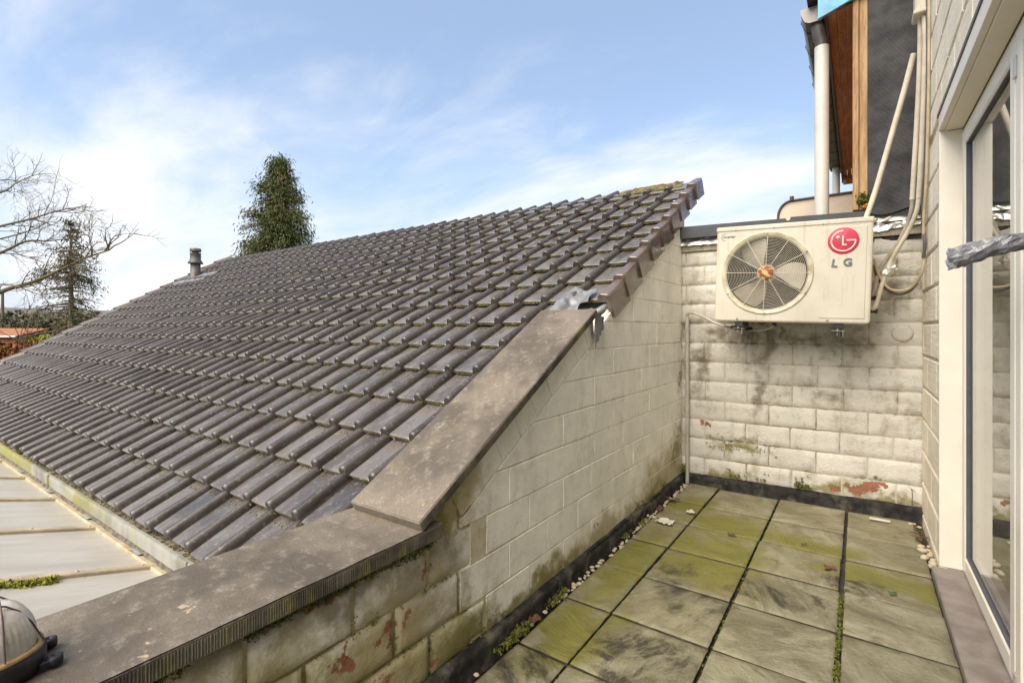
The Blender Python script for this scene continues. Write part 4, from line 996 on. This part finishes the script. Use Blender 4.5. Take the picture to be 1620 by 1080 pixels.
pipe('bent_wire', [(.285, 4.06, .07), (.285, 4.055, .18), (.278, 4.05, .20), (.30, 4.04, .185)], .0022, M['lamp_wire'], 'thin rusty wire standing against the back wall foot', 'wire', 4, 6)

# ================================================================ open eave behind the back wall
YB = 4.14
ev = thing('open_eave', (.1, 4.3, 2.0), 'unfinished house end with black membrane, timber post and brown soffit', 'building')
def memb(u, v):
    x = .055 + .275 * u; z = 2.0 + 1.7 * v; p = V((x, 0, z)); return (x, YB - .012 + .008 * mn.noise(p * 5) + .004 * mn.noise(p * 17), z - (.018 * math.sin(u * 5) * (v < .02)))
MB().grid(16, 60, memb).build('membrane', M['membrane'], ev)
MB().box((.05, YB, 1.93), (.6, 4.6, 5.0)).build('wall_core', M['membrane'], ev)
MB().box((-.028, YB - .02, 2.03), (.006, YB + .06, 3.6), bev=.004).build('post', M['timber'], ev)
MB().box((.0065, YB - .005, 2.03), (.056, YB + .05, 3.6), bev=.003).build('post', M['timber'], ev)
for i in range(3):
    x0, x1 = -.175 + .052 * i, -.175 + .052 * (i + 1) - .003; MB().box((x0, YB + .02, 3.452), (x1, 8.9, 3.47)).build('soffit_board', M['soffit'], ev)
MB().box((-.195, 8.86, 3.40), (.0, 8.93, 3.46)).build('end_batten', M['trim_dark'], ev)
MB().box((-.175, 8.70, 3.33), (.0, 8.74, 3.451)).build('end_panel', M['soffit'], ev)
MB().box((-.03, YB + .1, 1.93), (-.015, 8.9, 3.47)).build('board_wall', M['soffit'], ev)
MB().box((-.196, YB - .02, 3.425), (-.176, 8.9, 3.56), bev=.002).build('fascia', M['trim_dark'], ev)
mb = MB(); mb.prism([(-.23, YB - .05, 3.40), (.60, YB - .05, 3.68), (.60, YB - .05, 3.90), (-.23, YB - .05, 3.585)], (0, .022, 0)); mb.build('blue_board', M['blue'], ev)['label'] = 'faded blue board along the roof end'
mb = MB(); mb.prism([(-.30, YB - .04, 3.57), (.60, YB - .04, 3.91), (.60, YB - .04, 3.95), (-.30, YB - .04, 3.61)], (0, 5, 0)); mb.build('roof_deck', M['trim_dark'], ev)
tuf = MB()
for _ in range(60): tuft(tuf, (.035 + rnd.gauss(0, .012), YB - .03, 2.07 + abs(rnd.gauss(0, .03))), .02, 5, up=(0, -1, .3))
stuff(tag(tuf.build('post_moss', M['moss']), 'moss tuft at the foot of the timber post', 'moss'))
crumple(lambda u, v: (.012 + .04 * u, YB - .035 + .01 * math.cos(v * 6.28), 2.035 + .03 * v * (.4 + u)), 8, 6, .012, 50, 1).build('orange_scrap', M['orange'])
tag(bpy.data.objects['orange_scrap'], 'small orange scrap at the foot of the timber post', 'scrap')
# eaves gutter with brackets
ga = thing('eaves_gutter', (-.27, 4.3, 3.45), 'grey eaves gutter with clips high above the air conditioner', 'gutter')
gsec = [(-.345, 3.56), (-.345, 3.53), (-.335, 3.50), (-.318, 3.462), (-.29, 3.447), (-.225, 3.447), (-.205, 3.455), (-.199, 3.56)]
y0, y1 = 4.20, 8.4
mb = MB(); vs_ = [(x, y, z) for y in (y0, y1) for x, z in gsec]; n = len(gsec)
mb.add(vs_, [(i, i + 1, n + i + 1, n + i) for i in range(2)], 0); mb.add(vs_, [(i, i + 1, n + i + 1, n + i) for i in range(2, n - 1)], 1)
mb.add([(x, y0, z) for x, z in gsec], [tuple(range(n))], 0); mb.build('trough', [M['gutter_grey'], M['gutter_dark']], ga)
bme = MB()
out = [(x - (.004 if x < -.27 else -.0), z - (.004 if z < 3.5 else 0)) for x, z in gsec]
for a, b in zip(out[:-1], out[1:]): bme.prism([(a[0], 0, a[1]), (b[0], 0, b[1]), (b[0] + .0, 0, b[1] + .004), (a[0], 0, a[1] + .004)], (0, .018, 0)) if abs(a[0] - b[0]) > .004 else bme.box((a[0] - .002, 0, a[1]), (a[0] + .002, .018, b[1]))
bme.box((-.357, 0, 3.545), (-.340, .018, 3.566)); bme_me = bme.mesh('gutter_bracket', [M['trim_dark']])
for k in range(11): inst(bme_me, 'gutter_bracket', ga, Matrix.Translation((0, 4.36 + .385 * k, 0)))
dp = thing('downpipe', (-.245, 4.27, 2.0), 'large pale grey downpipe standing behind the black edge flashing', 'downpipe')
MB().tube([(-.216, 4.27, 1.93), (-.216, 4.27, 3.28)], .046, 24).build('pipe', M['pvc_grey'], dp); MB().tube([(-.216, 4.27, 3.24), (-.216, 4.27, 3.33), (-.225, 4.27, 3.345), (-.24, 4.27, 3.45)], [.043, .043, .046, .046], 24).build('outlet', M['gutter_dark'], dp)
d2 = thing('downpipe', (-.25, 8.2, 2.0), 'thin pale downpipe at the far end of the eaves gutter', 'downpipe')
MB().tube([(-.245, 8.2, 1.93), (-.245, 8.2, 3.45)], .045, 16).build('pipe', M['pvc_grey'], d2)
# cream parapet with rounded shoulder
par = thing('parapet', (-.3, 6.6, 1.9), 'cream parapet with a rounded shoulder on the flat roof', 'parapet')
prf = [(-.76, 1.93)] + [(-.76 + .14 * (1 - math.cos(a)), 2.52 + .17 * math.sin(a)) for a in np.linspace(0, PI / 2, 8)] + [(.25, 2.70), (.25, 1.93)]
MB().prism([(x, 6.5, z) for x, z in prf], (0, .25, 0)).build('face', M['cream_wall'], par)
mb = MB(); mb.tube([(x, 6.49, z) for x, z in prf[:-1]], .013, 6); mb.tube([(-.62, 6.49, 2.69), (-.62, 6.49, 2.735)], .022, 8); mb.build('trim', M['trim_dark'], par)

# ================================================================ roof vent
vt = thing('roof_vent', (-9.45, 3.85, 2.13), 'grey cylindrical vent pipe with flared collar near the far ridge', 'vent')
bx = V((-9.45, 3.83, 2.08))
MB().lathe([(.10, 0), (.092, .02), (.078, .06), (.076, .30)], bx, 20).build('pipe', M['vent'], vt)
MB().lathe([(.078, .27), (.118, .272), (.116, .285), (.09, .33), (.082, .34), (.082, .44), (.088, .445), (.088, .452), (.05, .453)], bx, 20).build('collar', M['vent'], vt)
mb = MB(); mb.lathe([(.05, .45), (.05, .478)], bx, 12); mb.lathe([(.084, .476), (.086, .48), (.086, .53), (.05, .537), (.001, .538)], bx, 20); mb.build('cap', M['vent'], vt)
crumple(lambda u, v: roof_pt(-9.72 + .95 * u, 3.15 + .32 * v + .10 * u, .028), 20, 8, .012, 12, 2).build('lead_skirt', M['lead'], vt)

# ================================================================ bulkhead lamp on the coping
lp = thing('bulkhead_lamp', (-1.285, .17, .577), 'oval bulkhead lamp with ribbed glass and wire cage on the coping', 'lamp')
LO = V((-1.298, .158, .582)); ax_, ay_ = .068, .102
def oval(a, k=1, z=0): 
    c, s_ = math.cos(a), math.sin(a); e = .8
    return LO + V((ax_ * k * math.copysign(abs(c) ** e, c), ay_ * k * math.copysign(abs(s_) ** e, s_), z))
mb = MB(); n = 48; prl = [(.90, -.004), (1.05, .0), (1.10, .022), (1.10, .036), (1.02, .040)]
vs_ = [oval(2 * PI * i / n, k, z) for k, z in prl for i in range(n)]
mb.add(vs_, [(j * n + i, j * n + (i + 1) % n, (j + 1) * n + (i + 1) % n, (j + 1) * n + i) for j in range(len(prl) - 1) for i in range(n)], 0, True); mb.build('base', M['lamp_body'], lp)
for sx, y in ((-.5, 1.1), (.62, 1.02), (-.5, -1.1), (.62, -1.02)):
    c = LO + V((ax_ * sx, ay_ * y + .012 * (1 if y > 0 else -1), .004)); mb = MB(); mb.lathe([(.013, -.004), (.013, .012), (.006, .014), (.005, .008)], c, 12); mb.box(c + V((-.008, -.024, -.002)), c + V((.008, .012, .010)), bev=.002); mb.build('lug', M['lamp_body'], lp)
mb = MB(); prl = [(1.06, .0405), (1.07, .046), (1.0, .049), (.97, .047)]
vs_ = [oval(2 * PI * i / n, k, z) for k, z in prl for i in range(n)]
mb.add(vs_, [(j * n + i, j * n + (i + 1) % n, (j + 1) * n + (i + 1) % n, (j + 1) * n + i) for j in range(len(prl) - 1) for i in range(n)], 0, True); mb.build('rim', M['lamp_rim'], lp)
mb = MB(); n = 192
def gl(u, v):
    a = 2 * PI * u; t = v * PI / 2; k = math.cos(t) ** .45 if v < 1 else 0; rb = 1 + (.016 * math.cos(a * 48) * math.sin(min(1, v * 2.2) * PI) if v < .95 else 0)
    return oval(a, .96 * k * rb, .047 + .088 * math.sin(t) ** .9)
mb.grid(n, 16, gl); mb.build('glass', M['lamp_glass'], lp)
def cage(pts): return MB().tube(smooth_path(pts, 8), .0016, 6)
def wire_arc(x, lo, hi, along):
    out = []
    for k in range(13):
        t = -1 + k / 6; zt = .047 + .098 * (1 - abs(t) ** 3.2)
        out.append(LO + (V((x, ay_ * 1.02 * t, zt)) if along else V((ax_ * 1.03 * t, x, zt))))
    return out
for x in (-.03, .03): MB().tube(wire_arc(x, 0, 0, True), .0016, 6).build('cage_wire', M['lamp_wire'], lp)
for y in (-.045, .045): MB().tube([p + V((0, 0, .002)) for p in wire_arc(y, 0, 0, False)], .0016, 6).build('cage_wire', M['lamp_wire'], lp)
MB().lathe([(.001, .135), (.03, .11), (.03, .05)], LO, 12).build('bulb', M['logo_white'], lp)

# ================================================================ pebbles, leaves, scraps
def pebble_mesh(seed):
    mb = MB(); 
    def fn(u, v):
        a = 2 * PI * u; t = PI * (v - .5); p = V((math.cos(t) * math.cos(a), math.cos(t) * math.sin(a) * .72, math.sin(t) * .55)); return p * (1 + .16 * mn.noise(p * 1.3 + V((seed * 7, 0, 0))))
    mb.grid(10, 6, fn); return mb.mesh('pebble', [M['pebble']])
pm = [pebble_mesh(s_) for s_ in range(6)]
def pebble(x, y, r_, label, group, z=None):
    o = inst(rnd.choice(pm), 'pebble', None, Matrix.Translation((x, y, (r_ * .35 if z is None else z) - .006)) @ Matrix.Rotation(rnd.random() * 6.28, 4, 'Z') @ Matrix.Rotation(rnd.uniform(-.3, .3), 4, 'X') @ Matrix.Diagonal((r_, r_, r_, 1)))
    tag(o, label, 'pebble', group)
y = 1.36
while y < 3.97:
    gap = mn.noise(V((y * 2.2, 1, 1)))
    if y > 1.9 or rnd.random() < .25:
        for _ in range(1 + (rnd.random() < .55) + (y > 3.5)):
            r_ = rnd.uniform(.008, .017); pebble(-1.101 + rnd.gauss(0, .008), y + rnd.uniform(-.01, .01), r_ * .9, 'small pale pebble in the gap along the left upstand', 'pebbles along the left upstand')
    y += rnd.uniform(.018, .042) if gap > -.3 else .07
for x, y, r_ in ((.318, 3.34, .026), (.29, 3.40, .028), (.318, 3.455, .022), (.325, 3.40, .017), (.288, 3.50, .027), (.315, 3.53, .018), (.29, 3.57, .020), (.325, 3.60, .014), (.312, 3.30, .020), (.31, 3.92, .013), (.27, 3.955, .015), (.29, 3.97, .011), (.325, 3.50, .014)):
    pebble(x, y, r_, 'pale rounded pebble at the foot of the house wall', 'pebbles by the house wall', z=.004 + r_ * .45)
def leaf(name, x, y, size, mat, label, lobes=5, rz=0, z=.006, group=None):
    mb = MB(); n = 40; c = (0, 0, .004)
    ring_ = []
    for k in range(n):
        a = 2 * PI * k / n; r_ = size * ((.35 + .65 * abs(math.cos(a * lobes / 2)) ** 1.6) if lobes > 1 else (.45 + .55 * abs(math.cos(a)) ** 1.2))
        ring_.append((r_ * math.cos(a), r_ * math.sin(a), .004 + .28 * size * mn.noise(V((a * 1.2, size * 50, 1))) + .2 * r_ * math.sin(3 * a)))
    mb.add([c] + ring_, [(0, 1 + k, 1 + (k + 1) % n) for k in range(n)]); mb.v = [tuple(Matrix.Rotation(rz, 3, 'Z') @ V(p) + V((x, y, z))) for p in mb.v]
    tag(mb.build(name, mat), label, 'leaf', group)
leaf('maple_leaf', -1.075, 3.52, .055, M['dry_leaf'], 'dry red lobed leaf lying by the pebbles near the corner', 5, .4, .012)
leaf('dry_leaf', -1.09, 3.30, .036, M['dry_leaf'], 'dry brown leaf among the left pebbles below the lobed leaf', 1, 1.4, .012)
leaf('dry_leaf', -.61, 3.13, .022, M['dry_leaf'], 'tiny brown leaf beside the joint on the mossiest slab', 1, 0.2, .008)
leaf('red_leaf', -.12, 2.98, .034, M['dry_leaf'], 'reddish leaf lying at the slab joint before the right column', 3, .2, .006)
leaf('green_leaf', .13, 2.86, .018, M['green_leaf'], 'single small green leaf on the right column of slabs', 1, .4, .008)
leaf('dark_leaf', -.25, 3.23, .016, M['dry_leaf'], 'dark speck of leaf on the pale wet slab', 1, .4, .006)
leaf('dry_leaf', -1.10, 1.74, .030, M['dry_leaf'], 'slim dry leaf beside the near moss clump', 1, 1.3, .012)
for k in range(16):
    x, y = .295 + rnd.gauss(0, .014), rnd.uniform(3.62, 3.90); leaf('leaf_scrap', x, y, rnd.uniform(.010, .02), M['dry_leaf'], 'brown leaf scrap in the gap beside the house wall', 1, rnd.random() * 6, .012 + rnd.random() * .01, 'leaf scraps by the house wall')
def scrap(x, y, s_, label, seed):
    mb = MB(); mb.grid(10, 8, lambda u, v: V((x + s_ * (u - .5) * (1 + .4 * mn.noise(V((v * 3, seed, 0)))), y + s_ * .8 * (v - .5) * (1 + .4 * mn.noise(V((u * 3, seed, 2)))), .014 + .22 * s_ * mn.fractal(V((u * 3.2, v * 3.2, seed)), 1, 2, 3))), smooth=False)
    tag(mb.build('paper_scrap', M['paper']), label, 'paper')
scrap(-.99, 3.10, .10, 'larger crumpled white scrap on the left slabs', 3)
scrap(-.905, 3.36, .055, 'smaller crumpled white scrap near the corner', 8)
tag(MB().box((.06, 3.90, .002), (.17, 3.93, .014), bev=.004).build('mortar_flake', M['paper']), 'flat pale mortar flake by the back upstand', 'flake')
mb = MB()
for _ in range(90):
    x = rnd.choice([-.33, -.33, -.75, -.55]) ; q = bw(x + 1.16 + rnd.gauss(0, .035), .085 + abs(rnd.gauss(0, .03)), .012)
    if abs(x + .33) < .01 or rnd.random() < .4: tuft(mb, q, .016, 5, up=(0, -1, .4))
for _ in range(60): tuft(mb, bw(.18 + rnd.random() * .5, .42 - rnd.random() * .14, .004), .011, 4, up=(0, -1, .2))
stuff(tag(mb.build('upstand_moss', M['moss']), 'green moss tufts on the back wall above the upstand', 'moss'))

# ================================================================ trees and garden
def atd(px_, py_, d): # a point d metres away from the camera plane
    u, v = (px_ - 810) / 783, (520 - py_) / 783; q = VP + d * (fwd + u * rgt); return V((q[0], q[1], CAM_Z + d * v))
def leafmat(name, a, b, c):
    g = G(name); i = g.island(); cc = g.mix(i, a, b); cc = g.mix(g.ss(g.noise(1.1, 4), .5, .72), cc, c); return g.fin(cc, .75, spec=.2)
M['conifer'] = leafmat('conifer_foliage', (.038, .056, .016), (.10, .112, .032), (.13, .10, .045))
M['conifer2'] = leafmat('sparse_conifer_foliage', (.035, .046, .018), (.075, .08, .03), (.085, .07, .035))
M['bark'] = simple('bark', (.12, .088, .05), .9, .3, 6, .5, 20)
M['bark2'] = simple('pale_twig_bark', (.13, .092, .048), .9, .3, 6, .3, 20)
M['hedge'] = leafmat('wood_foliage', (.035, .042, .018), (.085, .085, .04), (.11, .085, .05))
M['yellow_bush'] = leafmat('yellow_bush_foliage', (.18, .17, .02), (.28, .26, .035), (.2, .2, .03))
M['rust_hedge'] = leafmat('rust_hedge_foliage', (.13, .045, .014), (.24, .10, .035), (.16, .10, .03))
def sprays(mb, p, d, size, n, droop):
    for _ in range(n):
        o = p + V((rnd.gauss(0, 1), rnd.gauss(0, 1), rnd.gauss(0, .8))) * size * .9
        dd = (d * rnd.uniform(.2, 1) + V((rnd.gauss(0, .5), rnd.gauss(0, .5), -droop * rnd.uniform(.4, 1.2)))).normalized(); a = dd.orthogonal().normalized(); a.rotate(Matrix.Rotation(rnd.random() * 6.28, 3, dd))
        l = size * rnd.uniform(.45, 1.1); mb.add([o - a * l * .13, o + a * l * .13, o + dd * l * .6 + a * l * .11, o + dd * l], [(0, 1, 2, 3)])
def conifer(name, base, h, rad, label, nb, size, sparse, mat, z0=.1, shape=None):
    t = thing(name, base, label, 'tree'); base = V(base)
    MB().tube([base, base + V((.05, 0, h * .5)), base + V((0, 0, h * .97))], [h * .022, h * .013, .02], 8).build('trunk', M['bark'], t)
    mb = MB(); br = MB()
    for _ in range(nb):
        f = z0 + (1 - z0) * rnd.random() ** .85; a = rnd.random() * 2 * PI
        r_ = rad * shape(f) * (rnd.uniform(.66, .86) + .75 * mn.noise(V((math.cos(a) * 1.9, math.sin(a) * 1.9, f * 11))))
        if r_ < .08: continue
        p0 = base + V((0, 0, h * f)); dr = V((math.cos(a), math.sin(a), 0))
        p1 = p0 + dr * r_ + V((0, 0, -.18 * r_ + rnd.gauss(0, .12)))
        br.tube([p0, (p0 + p1) / 2 + V((0, 0, .06 * r_)), p1], [.035, .022, .008], 4, caps=False)
        k = max(3, int(r_ / (size * 1.1)))
        for i in range(k):
            q = (i + .8) / k
            if rnd.random() < sparse: continue
            sprays(mb, p0.lerp(p1, q) + V((0, 0, .05)), dr, size * (.75 + .4 * q), 15, 1.3)
    br.build('limbs', M['bark'], t); mb.build('crown', mat, t)
b = atd(443, 520, 26); b.z = -3
conifer('conifer', b, 13.05, 2.1, 'dense green conifer rising behind the tiled roof ridge', 900, .19, .03, M['conifer'], .2, lambda f: (1.0 - .0 * f) * 1.12 * (min(1, (1.01 - f) / .55) ** .6) + .02)
b = atd(112, 520, 21); b.z = -3
conifer('conifer', b, 8.75, 2.3, 'sparse open conifer at the left beside the bare tree', 200, .15, .40, M['conifer2'], .12, lambda f: min(1, (1.03 - f) / .75) ** .9 + .05)
# bare tree: trunk out of frame, limbs reaching in from the left
bt = thing('bare_tree', tuple(atd(-230, 520, 13).xy) + (-3,), 'leafless tree whose long branches reach in from the left', 'tree')
B0 = V(WLOC[bt.name]); top_ = atd(-225, 220, 13)
MB().tube(smooth_path([B0, B0 + V((.1, .1, 2)), atd(-228, 420, 13), atd(-225, 330, 13), top_], 4), [.26 - .2 * i / 16 for i in range(17)], 10).build('trunk', M['bark'], bt)
tw = MB(); lim = MB()
def twig(p, d, l, r_, lev):
    n = 5; pts = [p]; q = d.normalized()
    for i in range(n):
        q = (q + V((rnd.gauss(0, .16), rnd.gauss(0, .16), rnd.gauss(.02, .16)))).normalized(); pts.append(pts[-1] + q * l / n)
    tw.tube(pts, [r_ * (1 - .75 * i / n) for i in range(n + 1)], 4 if lev else 5, caps=False)
    if lev < 3:
        for k in range(rnd.randint(2, 4)):
            i = rnd.randint(1, n); a = (pts[i] - pts[i - 1]).normalized(); s_ = V((rnd.gauss(0, 1), rnd.gauss(0, 1), rnd.gauss(.15, 1))); s_ = (s_ - a * s_.dot(a)).normalized()
            twig(pts[i], a * .8 + s_ * .75, min(.75, l * rnd.uniform(.42, .7)), r_ * .55, lev + 1)
for pxs, r0 in (([(-228, 545), (-100, 510), (0, 462), (55, 445), (100, 425), (135, 408), (172, 396)], .075), ([(-226, 470), (-90, 430), (0, 400), (40, 382), (75, 381), (120, 376)], .055), ([(-226, 410), (-80, 380), (0, 358), (50, 346), (85, 335), (108, 330)], .045), ([(-226, 430), (-60, 395), (0, 378), (45, 366), (75, 352)], .035), ([(-225, 330), (-80, 320), (0, 305), (25, 290), (50, 278)], .035), ([(-227, 500), (-100, 470), (0, 450), (40, 458), (70, 470)], .03), ([(-225, 300), (-80, 300), (0, 285), (30, 287)], .03), ([(-225, 225), (-245, 150), (-270, 60), (-300, -20)], .055), ([(-226, 300), (-300, 250), (-400, 215), (-480, 200)], .05), ([(-226, 380), (-320, 350), (-430, 345), (-520, 330)], .05), ([(-225, 230), (-200, 150), (-170, 80), (-150, 20)], .05), ([(-226, 270), (-180, 220), (-130, 190), (-95, 170)], .035)):
    pts = smooth_path([atd(x, y, 13 + rnd.uniform(-.35, .35)) for x, y in pxs], 4); n = len(pts)
    lim.tube(pts, [r0 * (1 - .8 * i / (n - 1)) for i in range(n)], 7, caps=False)
    for i in range(n // 3, n):
        for _ in range(1 if i < n - 2 else 2):
            a = (pts[i] - pts[i - 1]).normalized(); s_ = V((rnd.gauss(0, .6), rnd.gauss(0, .6), rnd.gauss(.1, 1))); s_ = (s_ - a * s_.dot(a)).normalized()
            twig(pts[i], a * .9 + s_ * .8, rnd.uniform(.35, .95), r0 * .26, 0 if rnd.random() < .4 else 1)
lim.build('limbs', M['bark'], bt); stuff(tw.build('twigs', M['bark2'], bt))
# pale bare shrub in front of the outbuilding
sh = thing('bare_shrub', tuple(atd(24, 560, 15).xy) + (-3,), 'pale leafless shrub in front of the rust-coloured hedge', 'shrub'); S0 = V(WLOC[sh.name]); tw = MB()
for x, y in ((62, 490), (55, 496), (24, 485), (8, 500), (40, 505), (-6, 490), (75, 520), (30, 500)):
    twig(S0 + V((rnd.gauss(0, .1), rnd.gauss(0, .1), 0)), atd(x, y, 15) - S0, (atd(x, y, 15) - S0).length, .028, 1)
stuff(tw.build('stems', M['bark2'], sh))
def mass(name, pts, size, n, mat):
    mb = MB()
    for p, r_ in pts:
        for _ in range(n):
            d = V((rnd.gauss(0, 1), rnd.gauss(0, 1), rnd.gauss(0, 1))).normalized(); o = p + d * r_ * rnd.random() ** .35
            if o.z < -3: continue
            a = V((rnd.gauss(0, 1), rnd.gauss(0, 1), rnd.gauss(0, 1))).normalized(); b_ = a.orthogonal().normalized(); s_ = size * rnd.uniform(.5, 1.2)
            mb.add([o - a * s_, o + b_ * s_ * .5, o + a * s_, o - b_ * s_ * .5], [(0, 1, 2, 3)])
    return mb.build(name, mat)
pts = []
for i in range(46):
    x = -260 + i * 15; d = rnd.uniform(42, 62); p = atd(x, 520, d); top_z = CAM_Z + d * (520 - (492 + 16 * mn.noise(V((i * .35, 0, 0))))) / 783; r_ = rnd.uniform(1.7, 2.6)
    pts += [(V((p.x, p.y, top_z - r_)), r_), (V((p.x + 1, p.y, top_z - 2.2 * r_)), r_ * 1.2)]
stuff(tag(mass('far_wood', pts, .26, 330, M['hedge']), 'dark band of distant trees along the horizon at the left', 'wood'))
pts = [(atd(x, 540, 27) + V((0, 0, rnd.uniform(-.4, .1) + .25)), rnd.uniform(.8, 1.1)) for x in range(-60, 190, 20)]
tag(mass('dark_shrub', pts, .14, 420, M['hedge']), 'dark evergreen shrub row behind the outbuilding', 'shrub')
pts = [(atd(x, 541, 20) + V((0, 0, rnd.uniform(-.2, .0))), .34) for x in (55, 66, 76, 86)]
tag(mass('yellow_bush', pts, .09, 420, M['yellow_bush']), 'low yellow-green bush right of the orange roof', 'bush')
pts = [(atd(x, 566, 18.5) + V((0, 0, rnd.uniform(-.1, .1))), .62) for x in range(-60, 90, 18)]
tag(mass('rust_hedge', pts, .08, 900, M['rust_hedge']), 'rust brown hedge at the far left edge', 'hedge')
sb = thing('outbuilding', tuple(atd(0, 540, 22).xy) + (-3,), 'small outbuilding with an orange tiled roof at far left', 'outbuilding')
e1 = rgt; e2 = fwd
def ob(r_, f, z): q = V(WLOC[sb.name]) + V(e1) * r_ + V(e2) * f; return V((q.x, q.y, z))
MB().prism([ob(-6, 0, -3), ob(.7, 0, -3), ob(.7, 0, .86), ob(-6, 0, .86)], V(e2) * 3).build('wall', simple('red_brick', (.24, .08, .04), .9, .3, 5, .3), sb)
MB().prism([ob(-6.1, -.1, .86), ob(.85, -.1, .86), ob(.75, 1.5, 1.18), ob(-6.1, 1.5, 1.22)], (0, 0, .06)).build('roof', simple('orange_tile', (.27, .105, .04), .8, .25, 6, .3), sb)
MB().tube([ob(-6.1, -.15, .87), ob(.85, -.15, .87)], .045, 8).build('eaves_trim', M['pvc_grey'], sb)
po = atd(4, 520, 40); tag(MB().tube([(po.x, po.y, -3), (po.x, po.y, 4.2)], [.13, .09], 8).build('utility_pole', M['bark']), 'thin dark pole standing at the far left edge', 'pole')

# the neighbouring roof, its gutter and the lean-to stand half a degree off square
Z0 = Matrix.Translation((-1.15, 2.5, 0)) @ Matrix.Rotation(R(-.5), 4, 'Z') @ Matrix.Translation((1.15, -2.5, 0))
for o in (roof, gut, gr, valley, vt, bpy.data.objects['bar_moss']):
    o.matrix_world = Z0 @ Matrix.Translation(o.location)
